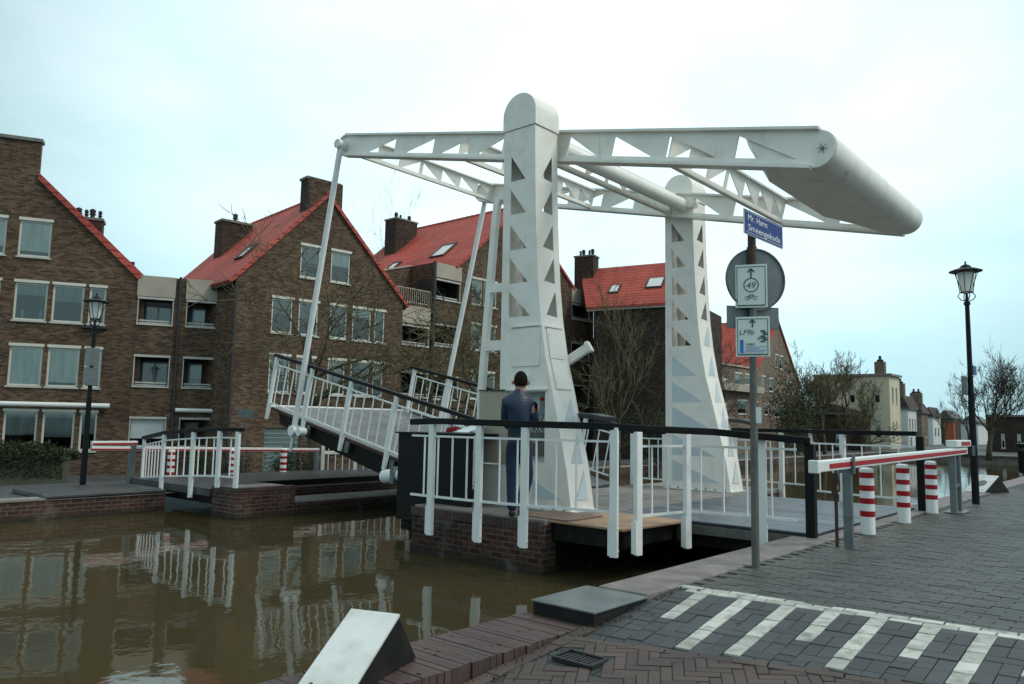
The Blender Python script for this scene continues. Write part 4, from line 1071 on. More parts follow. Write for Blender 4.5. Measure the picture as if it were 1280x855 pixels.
def window(F, H, s0, s1, z0, z1, cur=.6, mull=0, w0=0, sill=True, cm='curtain', lintel=True, frm='pvc_frame', detail=True):
    f = .065; m = MB(); a, b = w0+.05, w0+.11; zt = z1
    if lintel: F.box(m, s0-.03, s1+.03, z1-.09, z1+.01, w0-.03, w0+.10); zt = z1-.09
    F.box(m, s0, s0+f, z0, zt, a, b); F.box(m, s1-f, s1, z0, zt, a, b); F.box(m, s0+f, s1-f, zt-f, zt, a, b); F.box(m, s0+f, s1-f, z0, z0+f, a, b)
    for k in range(mull): x = s0+(s1-s0)*(k+1)/(mull+1); F.box(m, x-.03, x+.03, z0+f, zt-f, a, b)
    o = m.build('window', frm, H)
    m = MB(); q = [F.P(s0+f-.005, z0+f-.005, w0+.085), F.P(s1-f+.005, z0+f-.005, w0+.085), F.P(s1-f+.005, zt-f+.005, w0+.085), F.P(s0+f-.005, zt-f+.005, w0+.085)]
    m.add(q, [(0,1,2,3)]); m.build('pane', 'window_glass', o, fix=False)
    if cur > 0:
        m = MB(); zz = zt-f-(zt-z0-2*f)*cur; n = 10; vs = []
        for i in range(n+1):
            x = s0+f+(s1-s0-2*f)*i/n; w = w0+.098+.010*(i % 2)
            vs += [F.P(x, zz, w), F.P(x, zt-f, w)]
        m.add(vs, [(2*i,2*i+2,2*i+3,2*i+1) for i in range(n)]); m.build('curtain', cm, o, fix=False)
    if sill:
        m = MB(); F.box(m, s0-.04, s1+.04, z0-.06, z0-.004, w0-.05, w0+.12); m.build('sill', 'sill', o)
    if detail and cur < .75 and WR.random() < .7:   # things on the window sill inside
        m = MB()
        for k in range(WR.randint(1, 4)):
            x = WR.uniform(s0+.15, s1-.15); r = WR.uniform(.03,.06); p = F.P(x, z0+f, w0+.21); m.lathe(p, [(r*.6,0),(r,.10),(r*.9,.12),(r*1.3,.2),(r*.8,.32),(0,.34)], 7)
        m.build('houseplant', WR.choice(['leaf_green','sill','leaf_dark']), o)
    return o
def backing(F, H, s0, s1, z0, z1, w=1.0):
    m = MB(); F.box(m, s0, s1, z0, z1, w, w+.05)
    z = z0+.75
    return m.build('room_shade_backing', 'room_shade', H)  # dark sheet that paints room shade behind the windows
def loggia(F, H, s0, s1, z0, z1, w0=0, fascia=None, blind=False, door=True, depth=.9):
    m = MB(); F.box(m, s0-.03, s1+.03, z1-.02, z1+.06, w0-.04, w0+.12); F.box(m, s0-.03, s1+.03, z0-.06, z0, w0-.05, w0+.20)
    F.box(m, s0-.02, s0+.015, z0, z1-.02, w0-.01, w0+.06); F.box(m, s1-.015, s1+.02, z0, z1-.02, w0-.01, w0+.06)
    o = m.build('balcony_opening', 'sill', H)
    # recessed glazed back
    window(F, H, s0+(s1-s0)*.12, s1-.04, z0-.1, z1-.12, cur=.55 if WR.random() < .4 else 0, mull=1, w0=w0+depth, sill=False, cm='curtain_dark', lintel=False, frm='grey_metal')
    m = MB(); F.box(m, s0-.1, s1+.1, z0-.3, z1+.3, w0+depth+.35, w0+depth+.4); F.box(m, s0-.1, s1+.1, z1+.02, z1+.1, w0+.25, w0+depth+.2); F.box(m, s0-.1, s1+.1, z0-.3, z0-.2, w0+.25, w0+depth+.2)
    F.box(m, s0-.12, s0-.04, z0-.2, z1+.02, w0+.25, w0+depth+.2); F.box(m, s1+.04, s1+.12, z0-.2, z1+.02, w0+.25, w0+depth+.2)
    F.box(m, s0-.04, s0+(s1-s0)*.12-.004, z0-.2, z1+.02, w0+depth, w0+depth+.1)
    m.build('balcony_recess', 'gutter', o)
    m = MB(); F.box(m, s0+.05, s1-.06, z0+.10, z0+.15, w0+.10, w0+.13); F.box(m, s0+.05, s1-.06, z0+.02, z0+.06, w0+.10, w0+.13); m.build('balcony_rail', 'sill', o)
    if blind: m = MB(); F.box(m, s0+.03, s1-.03, z0+(z1-z0)*.35, z1-.03, w0+.07, w0+.09); m.build('shutter', 'shutter', o)
    if fascia:
        m = MB(); F.box(m, s0-.06, s1+.06, fascia[0], fascia[1], w0-.05, w0-.004); m.build('fascia_panel', 'beige_fascia', H)
    return o
def gable_roof(F, H, sl, zl, sp, zp, sr, zr, w0, w1, mat='tile_red', th=.14, over=.12, sides='LR'):
    rf = None
    for side, (a, za) in (('L', (sl, zl)), ('R', (sr, zr))):
        if side not in sides: continue
        m = MB(); e = V((sp-a, zp-za)); L = e.length; nx, nz = -e.y/L, e.x/L
        if nz < 0: nx, nz = -nx, -nz
        ux, uz = e.x/L, e.y/L; a2, za2 = a-ux*.15, za-uz*.15
        p = [(a2, za2), (sp, zp), (sp+0, zp+th/abs(nz)), (a2+nx*th, za2+nz*th)]
        m.plate(p, [], lambda x, z: F.P(x, z, w0-over), F.n*(w1-w0+over*2)); rf = m.build('roof', mat, H)
        g_ = MB(); g_.tube(F.P(a2,za2-.02,w0+.1), F.P(a2,za2-.02,w1), .06, .06, 8); g_.build('gutter', 'gutter', rf)
    q_ = MB(); n_ = int((w1-w0)/.4)
    for k in range(n_): q_.tube(F.P(sp,zp+th,w0-over+k*.4), F.P(sp,zp+th,w0-over+k*.4+.41), .11, .095, 10)
    q_.build('ridge_tiles', mat, rf)
    return rf
def chimney(F, H, s0, s1, z0, z1, w0, w1, pots=3, mat='brick_dark'):
    m = MB(); F.box(m, s0, s1, z0, z1, w0, w1); o = m.build('chimney', mat, H)
    m = MB(); F.box(m, s0-.05, s1+.05, z1+.001, z1+.10, w0-.05, w1+.05); m.build('chimney_cap', 'chimney_cap', o)
    for k in range(pots):
        p = F.P(s0+(s1-s0)*(k+.6)/(pots+.2), z1+.10, (w0+w1)/2+(.1 if k % 2 else -.1)); r = .085 if k % 2 == 0 else .055
        MB().lathe(p, [(r,0),(r*.9,.15),(r*1.5,.17),(r*1.5,.20),(r*.8,.23),(r*1.3,.26),(r*1.3,.36),(0,.42)], 10).build('chimney_pot', 'chimney_pot', o)
    return o
def skylight(F, H, pa, pz, pb, pzb, w, ww=.75, hh=1.0, t=.5, th=.16):
    # on the slope from (pa,pz) up to (pb,pzb)
    e = V((pb-pa, pzb-pz)).normalized(); L = V((pb-pa, pzb-pz)).length; nx, nz = -e.y, e.x
    if nz < 0: nx, nz = -nx, -nz
    o = F.P(pa+e.x*L*t+nx*th, pz+e.y*L*t+nz*th, w); U_ = F.d*e.x+V((0,0,e.y)); N_ = F.d*nx+V((0,0,nz))
    f = MB()
    f.obox(o, F.n*ww, U_*.07, N_*.07); f.obox(o+U_*(hh-.07), F.n*ww, U_*.07, N_*.07); f.obox(o+U_*.07, F.n*.07, U_*(hh-.14), N_*.07); f.obox(o+U_*.07+F.n*(ww-.07), F.n*.07, U_*(hh-.14), N_*.07)
    s = f.build('skylight', 'gutter', H)
    MB().obox(o+U_*.07+F.n*.07+N_*.01, F.n*(ww-.14), U_*(hh-.14), N_*.02).build('pane', 'frost_glass', s)
G = -.85
# ---- house 1 (left border) and its balcony wing
F = Fr((-22.11,3.29), 63)
H = thing('brick_house', F.P(-3.5,G,2), 'brown brick gable house with white windows filling the left border behind the left lamp', 'house', 'brick houses along the far quay')
rows = {'a': [(-7.4,-6.36),(-5.85,-4.83 -.0)], }
wins = []
for (s0, s1) in ((-5.5,-4.42),(-4.05,-3.05)): wins.append((s0,s1,6.82,8.2,.85))
for (z0, z1, c) in ((4.56,5.98,.35),(2.27,3.74,.95),(.04,1.47,.62)):
    for (s0, s1) in ((-5.5,-4.45),(-4.03,-3.02),(-2.87,-1.88),(-1.72,-1.18)): wins.append((s0,s1,z0,z1,c))
out = [(-8.0,G),(-.18,G),(-.18,6.42),(-3.60,9.72),(-3.60,10.98),(-5.4,10.98),(-5.4,9.9),(-8.0,7.4)]
wall(F, H, out, [rect(*w[:4]) for w in wins], 7)
for w in wins: window(F, H, *w[:4], cur=max(0,min(1,w[4]+WR.uniform(-.08,.08))), cm='curtain_dark' if w[2] in (.04,4.56) else 'curtain')
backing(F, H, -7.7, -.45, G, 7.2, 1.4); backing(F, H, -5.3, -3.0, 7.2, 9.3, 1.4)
gable_roof(F, H, -.10, 6.40, -4.5, 10.55, -8.9, 6.4, .24, 7)
mv = MB(); mv.plate([(-.05,6.42),(-.18,6.30),(-3.60,9.62),(-3.60,9.86)], [], lambda a, b: F.P(a, b, -.09), F.n*.33); mv.build('verge_tiles', 'tile_red', H)
m = MB(); F.box(m, -5.45, -3.55, 10.981, 11.10, -.06, .34); m.build('gable_coping', 'chimney_cap', H)
chimney(F, H, -2.75, -1.75, 6.2, 8.85, 2.2, 2.9, 4)
m = MB(); m.tube(F.P(-9,1.64,-.16), F.P(-.80,1.64,-.16), .085,.085,12); m.build('awning_roll', 'enamel_white', H)
m = MB(); F.box(m, -1.9, -1.05, 4.40, 4.46, -.14, -.01); m.build('window_shelf', 'gutter', H)
H = thing('balcony_wing', F.P(1.5,G,2), 'flat-roofed brick wing of recessed balconies between the left gable house and the middle one', 'house wing')
cols = [(-.33,1.05),(1.53,2.95)]; hs = []
for a, b in cols:
    hs += [rect(a,b,4.69,5.62), rect(a,b,2.40,3.48), rect(a,b,.10,1.22)]
wall(F, H, [(-.175,G),(3.05,G),(3.05,6.46),(-.175,6.46)], [[(max(x,-.13),z) for x,z in h] for h in hs], 6)
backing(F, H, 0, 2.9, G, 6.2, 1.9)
for i, (a, b) in enumerate(cols):
    a = max(a, -.12)
    loggia(F, H, a, b, 4.69, 5.62, fascia=(5.70,6.47)); loggia(F, H, a, b, 2.40, 3.48); loggia(F, H, a, b, .10, 1.22, blind=(i == 0))
m = MB(); m.tube(F.P(1.30,G,-.07), F.P(1.26,6.5,-.07), .05,.05,10); m.build('downpipe', 'gutter', H)
m = MB(); m.tube(F.P(1.36,1.54,-.15), F.P(2.98,1.54,-.15), .075,.075,12); m.build('awning_roll', 'enamel_white', H)
# ---- house 2
F = Fr((-19.32,5.72), 84)
H = thing('brick_house', F.P(3.3,G,2), 'brown brick gable house behind the raised leaf with a broad chimney on its gable', 'house', 'brick houses along the far quay')
wins = [(2.23,3.11,6.82,8.17,.3),(3.57,4.46,6.82,8.17,.3)]
for z0, z1, c in ((4.55,5.95,.25),(2.28,3.75,.5)):
    for a, b in ((1.15,2.02),(2.26,3.12),(3.62,4.42),(4.66,5.56),(5.72,6.24)): wins.append((a,b,z0,z1,c))
wins += [(1.10,2.55,-.72,.95,0),(3.6,4.4,.0,1.4,.4),(4.66,5.56,.0,1.4,.4)]
out = [(-.33,G),(7.12,G),(7.12,6.42),(3.96,9.66),(3.96,10.88),(2.50,10.88),(2.50,9.55),(-.33,6.42)]
wall(F, H, out, [rect(*w[:4]) for w in wins], 8)
for w in wins:
    if w[4] == 0:
        m = MB(); F.box(m, w[0], w[1], w[2], w[3], .06, .10)
        o = m.build('garden_door', 'green_door', H); m = MB()
        for k in range(9): F.box(m, w[0]+.03, w[1]-.03, w[2]+.1+k*.17, w[2]+.115+k*.17, .045, .059)
        m.build('slats', 'sill', o)
    else: window(F, H, *w[:4], cur=max(0,w[4]+WR.uniform(-.1,.3)), cm=WR.choice(['curtain','curtain_dark']))
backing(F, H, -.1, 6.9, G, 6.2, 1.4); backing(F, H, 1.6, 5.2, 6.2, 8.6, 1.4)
gable_roof(F, H, -.40, 6.30, 3.3, 10.22, 7.2, 6.28, .02, 7.6)
chimney(F, H, 2.50, 3.96, 9.4, 10.885, .245, .8, 0, 'brick_dark')
chimney(F, H, 1.25, 2.6, 7.9, 9.85, 5.4, 6.2, 1)
skylight(F, H, -.40, 6.30, 3.3, 10.22, 1.4, ww=.8, hh=.9, t=.28)
m = MB(); m.tube(F.P(-.30,G,-.06), F.P(-.30,6.4,-.06), .05,.05,10); m.build('downpipe', 'gutter', H)
# ---- terrace block and house 3
F = Fr((-19.65,16.03), 90)
H = thing('balcony_wing', F.P(-1.6,G,2), 'brick terrace block with a railed roof terrace left of the tower', 'house wing')
hs = [rect(-2.38,-.70,4.75,5.58), rect(-2.38,-.70,2.40,3.48), rect(-2.38,-.70,.1,1.2)]
wall(F, H, [(-4.6,G),(-.42,G),(-.42,6.60),(-4.6,6.60)], hs, 6)
for i, z in enumerate((4.75,2.40,.1)): loggia(F, H, -2.38, -.70, z, z+.84 if i == 0 else z+1.08, fascia=(5.72,6.52) if i == 0 else None)
backing(F, H, -4.3, -.6, G, 6.3, 1.9)
m = MB(); F.box(m, -2.7, -.60, 7.30, 7.34, -.0, .04); F.box(m, -2.7, -.60, 6.68, 6.71, -.0, .04)
x = -2.68
while x < -.6: F.box(m, x, x+.025, 6.6, 7.30, .005, .03); x += .13
m.build('terrace_railing', 'beige_fascia', H)
m = MB(); m.plate([(-3.6,6.6),(-.42,6.6),(-.42,8.78),(-3.6,7.86)], [], lambda a, b: F.P(a, b, 1.7), F.n*.24); m.build('terrace_wall', 'brick_house', H)
m = MB(); m.plate([(-3.6,7.86),(-.42,8.78),(-.42,8.86),(-3.6,7.94)], [], lambda a, b: F.P(a, b, 1.64), F.n*.36); m.build('terrace_coping', 'beige_fascia', H)
H = thing('brick_house', F.P(5.5,G,2), 'tall brick house behind the near tower with two skylights in its red roof', 'house', 'brick houses along the far quay')
wins = []
for z0, z1 in ((7.12,8.5),(4.86,6.22),(2.45,3.85)):
    for a, b in ((2.15,2.9),(3.0,4.0),(5.0,5.9),(6.5,7.4),(8.0,8.7)): wins.append((a,b,z0,z1,.4))
hs = [rect(*w[:4]) for w in wins]; lg = [(7.09,7.98),(4.86,5.84),(2.35,3.42)]
hs += [rect(-.31,1.30,a,b) for a, b in lg]
out = [(-.415,G),(10.35,G),(10.35,9.25),(5.75,12.75),(1.32,9.0),(1.32,8.80),(-.415,8.80)]
wall(F, H, out, hs, 8)
for w in wins: window(F, H, *w[:4], cur=WR.uniform(.2,.8))
for i, (a, b) in enumerate(lg): loggia(F, H, -.31, 1.30, a, b, fascia=(8.10,8.80) if i == 0 else None)
backing(F, H, 1.6, 10, G, 9, 1.9)
gable_roof(F, H, 1.15, 8.82, 5.75, 12.78, 10.5, 9.12, .02, 9.5)
chimney(F, H, 3.3, 4.9, 9.6, 12.9, 7.3, 8.3, 3)
skylight(F, H, 1.15, 8.82, 5.75, 12.78, 2.0, ww=1.1, hh=1.3, t=.22); skylight(F, H, 1.15, 8.82, 5.75, 12.78, 5.4, ww=.7, hh=.8, t=.12)
m = MB(); m.tube(F.P(-.48,G,-.08), F.P(-.48,8.8,-.08), .09,.09,10); m.build('downpipe', 'gutter', H)
H = thing('balcony_wing', F.P(11.2,G,2), 'narrow balcony wing between the near tower and the dark windowless wall', 'house wing')
lg = [(7.37,8.2),(5.0,5.95),(2.36,3.5)]
wall(F, H, [(10.36,G),(12.45,G),(12.45,9.2),(10.36,9.2)], [rect(10.45,12.2,a,b) for a, b in lg], 7)
for i, (a, b) in enumerate(lg): loggia(F, H, 10.45, 12.2, a, b, fascia=(8.32,9.15) if i == 0 else None)
m = MB(); m.tube(F.P(12.35,G,-.08), F.P(12.35,9.2,-.08), .09,.09,10); m.build('downpipe', 'gutter', H)
# ---- house 4, its windowless side wall
F = Fr((-17.58,25.78), -168)
H = thing('brick_house', F.P(-3,G,2), 'red-roofed brick house turned sideways with a dark windowless wall between the towers', 'house', 'brick houses along the far quay')
wall(F, H, [(-5.7,G),(.05,G),(.05,7.62),(-5.7,7.62)], [], 5, mat='brick_dark')
m = MB(); m.plate([(.40,7.52),(-5.85,7.52),(-5.85,7.66),(.40,7.66)], [], lambda a, b: F.P(a, b, -.18), F.n*.2); m.build('eaves_board', 'pvc_frame', H)
def tilt_roof(F, H, a0, a1, z0, z1, w0, w1, mat='tile_red', th=.14, a0t=None, a1t=None):
    at = a0 if a0t is None else a0t; bt = a1 if a1t is None else a1t
    m = MB(); m.add([F.P(a0,z0,w0),F.P(a1,z0,w0),F.P(bt,z1,w1),F.P(at,z1,w1),F.P(a0,z0+th,w0),F.P(a1,z0+th,w0),F.P(bt,z1+th,w1),F.P(at,z1+th,w1)], [(0,3,2,1),(4,5,6,7),(0,1,5,4),(1,2,6,5),(2,3,7,6),(3,0,4,7)])
    return m.build('roof', mat, H)
tilt_roof(F, H, .40, -5.85, 7.60, 10.35, -.25, 2.6, a0t=2.0, a1t=-4.7)
tilt_roof(F, H, 2.0, -4.7, 10.34, 7.6, 2.62, 5.4)
chimney(F, H, .9, 2.1, 8.2, 11.1, 1.9, 2.7, 4)
for s_, t_, ww, hh in ((-1.15,.30,.62,.75),(-3.6,.36,.95,.95)):
    e = V((2.85,0,2.75)); L = e.length; U_ = (F.n*2.85+V((0,0,2.75))).normalized(); N_ = (-F.n*2.75+V((0,0,2.85))).normalized()
    o = F.P(s_, 7.74, -.25)+U_*L*t_+N_*.005; f = MB()
    f.obox(o, F.d*ww, U_*hh, N_*.07); sk_ = f.build('skylight', 'gutter', H); MB().obox(o+F.d*.08+U_*.08+N_*.071, F.d*(ww-.16), U_*(hh-.16), N_*.01).build('pane', 'frost_glass', sk_)
m = MB(); F.box(m, -5.7, -4.0, 2.15, 2.25, -.04, -.003); m.build('string_course', 'concrete', H)
# ---- house 5, right of the far tower
o = pu(893, 52); F = Fr((o.x, o.y), 90, -.8)
def s_of(F, u, D=None):
    # where the ray through column u meets the facade line
    r = (FWD + RGT*((u-642)/965)); c = CAM.copy(); c.z = 0
    # o + d*s = c + r*t
    A_ = F.d; b = c - F.o; det = A_.x*(-r.y) - A_.y*(-r.x)
    return (b.x*(-r.y) - b.y*(-r.x))/det
def z_at(F, s, v):
    p = F.P(s, 0); D = (p-CAM).dot(FWD); u = 642+965*((p-CAM).dot(RGT))/D; hor = 529.4+.0183*(u-640); return 1.28+(hor-v)/960*D
H = thing('brick_house', F.P(8,-.8,2), 'more distant light brown brick house with an orange-red roof right of the far tower', 'house', 'brick houses along the far quay')
sa, sb, sc, sd_ = 0, s_of(F, 952), s_of(F, 978), s_of(F, 1003)
ze = z_at(F, sb, 463); zp = z_at(F, sc, 402)
wins = []
for u0, u1, v0, v1 in ((897,903,462,482),(908,914,474,481),(923,932,466,482),(936,946,468,482),(905,912,505,518),(926,938,500,518),(944,952,502,518),(957,962,470,489),(966,972,473,490),(974,978,443,460),(980,984,445,462),(973,984,507,522),(960,966,505,519),(988,994,478,489)):
    a, b = s_of(F, u0), s_of(F, u1); c = (a+b)/2; wins.append((a, b, z_at(F, c, v1), z_at(F, c, v0)))
out = [(sa,-.8),(sd_,-.8),(sd_,z_at(F,sd_,482)),(sc,zp),(sb,ze),(sa,ze)]
wall(F, H, out, [rect(*w) for w in wins], 9, mat='brick_far')
for w in wins: window(F, H, *w, cur=WR.uniform(.2,.7), detail=False)
backing(F, H, .4, sd_-.4, -.8, ze-.3, 1.2)
gable_roof(F, H, sb-.2, ze-.2, sc, zp, sd_+.2, z_at(F,sd_,482)-.2, .02, 14)
chimney(F, H, sc-.6, sc+.6, zp-.6, zp+.9, .3, 1.2, 0)
m = MB(); F.box(m, sa, sb, ze, ze+.12, -.1, 3); F.box(m, sa+1, sb, z_at(F,4,490), z_at(F,4,490)+.5, -.5, -.02); m.build('balcony', 'beige_fascia', H)
o = pu(893, 51.5)
H = thing('brick_house', F.P(-6,-.8,3), 'low brick house mostly hidden behind the far tower', 'house', 'brick houses along the far quay')
wall(F, H, [(-9,-.8),(-.05,-.8),(-.05,z_at(F,0,435)),(-9,z_at(F,0,435))], [], 8, mat='brick_far')
tilt_roof(F, H, -9.2, -.05, z_at(F,0,435), z_at(F,0,392), -.2, 4)
# ---- cream block and the row beyond
def far_block(u0, uc, u1, Dc, vt, mat, lab, base=-.8, roof=None, wn=(), angL=-49, name='townhouse', cat='house', chim=None, leftw=True):
    c = pu(uc, Dc)
    FR = Fr((c.x, c.y), 90, base)                    # face along the quay
    FL = Fr((c.x, c.y), 180+8, base)                 # face towards us
    H = thing(name, (c.x, c.y, base), lab, cat, 'houses at the far end of the canal')
    zt = 1.28+(529.4+.0183*(uc-640)-vt)/960*Dc
    s1 = s_of(FR, u1); s0 = abs(s_of(FL, u0))
    hl, hr, WL, WRr = [], [], [], []
    for side, a0, a1, b0, b1 in wn:
        if side == 'L': A0, A1 = s0*a0, s0*a1; hl.append(rect(A0,A1,b0,b1)); WL.append((A0,A1,b0,b1))
        else: A0, A1 = s1*a0, s1*a1; hr.append(rect(A0,A1,b0,b1)); WRr.append((A0,A1,b0,b1))
    m = MB(); m.plate([(0,base),(s0,base),(s0,zt),(0,zt)], hl, lambda a, b: FL.P(a, b, 0), FL.n*.25)
    m.plate([(.0,base),(s1,base),(s1,zt),(.0,zt)], hr, lambda a, b: FR.P(a+.01, b, -.003), FR.n*.25)
    a = FL.P(s0, base); bq = FR.P(s1, base); m.bar(a+V((0,0,(zt-base)/2)), a+FR.d*s1+V((0,0,(zt-base)/2)), .2, zt-base-.02); m.bar(bq+V((0,0,(zt-base)/2)), bq+FL.d*s0+V((0,0,(zt-base)/2)), .2, zt-base-.02)
    m.build('wall', mat, H)
    for w in WL: window(FL, H, *w, cur=.5, sill=True, lintel=False, frm='sill', detail=False)
    for w in WRr: window(FR, H, *w, cur=.5, sill=True, lintel=False, frm='sill', detail=False)
    m = MB(); p = FL.P(s0+.15, zt, 0); m.add([FL.P(-.2,zt,-.2)+V((0,0,.003)), FL.P(s0+.2,zt,-.2)+V((0,0,.003)), FL.P(s0+.2,zt,-.2)+FR.d*(s1+.3)+V((0,0,.003)), FL.P(-.2,zt,-.2)+FR.d*(s1+.3)+V((0,0,.003)),
        FL.P(-.2,zt+.18,-.2), FL.P(s0+.2,zt+.18,-.2), FL.P(s0+.2,zt+.18,-.2)+FR.d*(s1+.3), FL.P(-.2,zt+.18,-.2)+FR.d*(s1+.3)], [(0,3,2,1),(4,5,6,7),(0,1,5,4),(1,2,6,5),(2,3,7,6),(3,0,4,7)])
    m.build('cornice', 'concrete' if mat == 'cream_plaster' else 'slate_grey', H)
    if roof:    # saddle roof, ridge along the quay
        hgt, rm = roof; m = MB(); q = lambda a, z, w: FL.P(a, z, 0)+FR.d*w
        m.add([q(-.2,zt+.19,-.2),q(s0+.2,zt+.19,-.2),q(s0/2,zt+hgt,-.2),q(-.2,zt+.19,s1+.3),q(s0+.2,zt+.19,s1+.3),q(s0/2,zt+hgt,s1+.3)], [(0,1,2),(3,5,4),(0,2,5,3),(1,4,5,2),(0,3,4,1)]); m.build('roof', rm, H)
    if chim:
        for cs, cw_ in chim:
            p = FL.P(s0*cs, zt+.05, .6); b0 = MB().box(p.x-.4,p.y-.3,p.z,p.x+.4,p.y+.3,p.z+1.2+(roof[0] if roof else 0)); o2 = b0.build('chimney', 'brick_far', H)
            zz = p.z+1.2+(roof[0] if roof else 0); MB().lathe((p.x,p.y,zz), [(.25,0),(.3,.15),(.12,.25),(.12,.5),(0,.55)], 8).build('chimney_pot', 'chimney_pot', o2)
    return H
far_block(1024, 1117, 1130, 66, 470, 'cream_plaster', 'tall cream plastered block behind the bare trees on the right', wn=[('L',.12,.20,3.6,5.0),('L',.45,.53,3.6,5.0),('L',.78,.86,3.6,5.0),('L',.12,.20,.6,2.1),('L',.45,.53,.6,2.1),('R',.25,.40,3.6,5.0),('R',.6,.75,3.6,5.0),('R',.2,.35,.4,2.0)], chim=[(.12,1)])
far_block(1128, 1139, 1150, 78, 512, 'white_plaster', 'white terraced house right of the cream block', roof=(1.4,'dark_roof'), wn=[('R',.15,.3,1.3,2.5),('R',.45,.6,1.3,2.5),('R',.75,.88,1.3,2.5),('R',.2,.4,-.7,.6)], chim=[(.8,1)])
far_block(1146, 1156, 1164, 96, 517, 'brick_far', 'dark brick terraced house with a chimney beyond the white one', roof=(1.3,'dark_roof'), wn=[('R',.15,.35,.5,1.8),('R',.6,.8,.5,1.8)], chim=[(.3,1),(.9,1)])
far_block(1160, 1170, 1180, 118, 522, 'white_plaster', 'farthest pale house of the row at the canal end', roof=(1.6,'dark_roof'), wn=[('R',.2,.4,.5,1.8),('R',.6,.8,.5,1.8)])
far_block(1176, 1194, 1206, 130, 524, 'brick_dark', 'brown house at the canal end left of the tall lamp', roof=(1.5,'slate_grey'))
far_block(1184, 1196, 1198, 108, 527, 'orange_panel', 'small orange-fronted building by the tall lamp in the distance')
far_block(1240, 1290, 1330, 62, 522, 'brick_dark', 'dark brown building with a pale roof edge at the right border', wn=[('L',.2,.3,.0,1.2),('L',.6,.7,.0,1.2)])
far_block(1206, 1226, 1240, 96, 530, 'white_plaster', 'low white building behind the bare tree on the right', roof=(1.0,'slate_grey'))
far_block(1000, 1082, 1092, 58, 519, 'brick_dark', 'low dark brown building with a white gutter behind the mossy trees', roof=(.9,'dark_roof'), wn=[('L',.3,.4,0,1.1)])
m_ = None

# ================================================================ TREES AND SHRUBS
def rotv(v, ax, a): return Matrix.Rotation(a, 3, ax) @ v
def tree(loc, Ht, r0, seed, lab, fork=.35, spread=.55, twig='twig', bark='bark', lv=5, kids=(5,4,4,3,3), lf=.62, up_=.12, group='bare trees along the canal', crook=.12, tw=.006, len1=.42):
    R = random.Random(seed); loc = V(loc); T = thing('bare_tree', loc, lab, 'tree', group)
    tm, cm = MB(), MB()
    def grow(p, d, L, r, level):
        n = 4 if level < 3 else 3; pts = [p]; rr = [r]; q = p.copy(); dd = d.copy()
        for i in range(n):
            ck = crook*(.35 if level == 0 else 1); dd = (dd + V((R.gauss(0,ck),R.gauss(0,ck),R.gauss(0,ck)+up_*.5))).normalized(); q = q + dd*L/n
            pts.append(q.copy()); rr.append(max(tw*.5, r*(1-.55*(i+1)/n)))
        (tm if level <= 1 else cm).path(pts, rr, 8 if level == 0 else 6 if level == 1 else 4 if level == 2 else 3)
        if level >= lv: return
        k = kids[level]
        for j in range(k):
            f = R.uniform(.35, 1.0) if level else R.uniform(fork, 1.0)
            if j == 0: f = 1.0
            x = f*n; i = min(n-1, int(x)); pp = pts[i].lerp(pts[i+1], x-i); rb = rr[i]+(rr[i+1]-rr[i])*(x-i)
            ax = dd.orthogonal().normalized(); ax = rotv(ax, dd, R.uniform(0, 2*pi))
            ang = R.gauss(spread, .18) if j else R.gauss(.12, .1)
            nd = rotv(dd, ax, ang); nd.z += up_; nd.normalize()
            grow(pp, nd, L*lf*R.uniform(.75,1.2)*(1.0 if level else len1/lf*1.35), max(tw, rb*.62), level+1)
    grow(loc-V((0,0,.1)), V((R.gauss(0,.03),R.gauss(0,.03),1)).normalized(), Ht*.52, r0, 0)
    tm.build('trunk', bark, T, smooth=True); cm.build('crown', twig, T, fix=False)
    return T
p = pu(402, 22); tree((p.x,p.y,-.6), 6.1, .17, 14, 'bare mossy tree in front of the middle brick gable, behind the raised leaf', fork=.40, spread=.80, twig='twig_moss', lf=.62, len1=.50, kids=(7,5,4,3,2), crook=.2, tw=.013, up_=.05)
p = pu(617, 23); tree((p.x,p.y,-.6), 5.6, .16, 12, 'bare mossy tree seen just left of the near tower', fork=.4, spread=.8, twig='twig_moss', crook=.2, kids=(7,5,4,3,3), len1=.5, up_=.05, tw=.013)
p = pu(775, 28); tree((p.x,p.y,-.6), 7.0, .13, 23, 'slim bare tree in front of the dark windowless wall', fork=.25, spread=.6, lf=.6, twig='twig_moss', up_=.12, kids=(7,4,4,3,2), crook=.15, tw=.010)
p = pu(487, 46); tree((p.x,p.y,-.8), 13.2, .2, 31, 'bare tree top showing over the roof right of the middle house', spread=.5)
p = pu(712, 60); tree((p.x,p.y,-.8), 14.5, .2, 37, 'bare branches showing over the roof behind the near tower', spread=.7)
for i, (u, D, h, sd) in enumerate(((1008,50,7.8,41),(1034,48,7.2,42),(1058,50,7.6,43),(1082,56,6.8,44))):
    p = pu(u, D); lb = ['leftmost of the dense mossy trees before the cream block','tall mossy tree before the left part of the cream block','mossy tree in front of the middle of the cream block','thin mossy tree at the corner of the cream block'][i]
    tree((p.x,p.y,-.6), h*.88, .15, sd, lb, fork=.15, spread=.50, twig='twig_moss', kids=(9,6,4,3,3) if i < 2 else (8,6,4,3,3), tw=.012, lf=.58, crook=.2, len1=.36, up_=.16)
p = pu(1238, 46); tree((p.x,p.y,-.3), 5.6, .17, 51, 'broad fan-shaped bare tree right of the tall lamp', fork=.3, spread=.65, kids=(8,6,4,4,3), tw=.011, len1=.5, crook=.16)
p = pu(1262, 66); tree((p.x,p.y,-.3), 6.4, .15, 52, 'bare tree near the right border behind the fan-shaped one', tw=.014)
p = pu(1186, 84); tree((p.x,p.y,-.3), 5.0, .12, 53, 'small distant bare tree left of the tall lamp', tw=.014, lv=4)
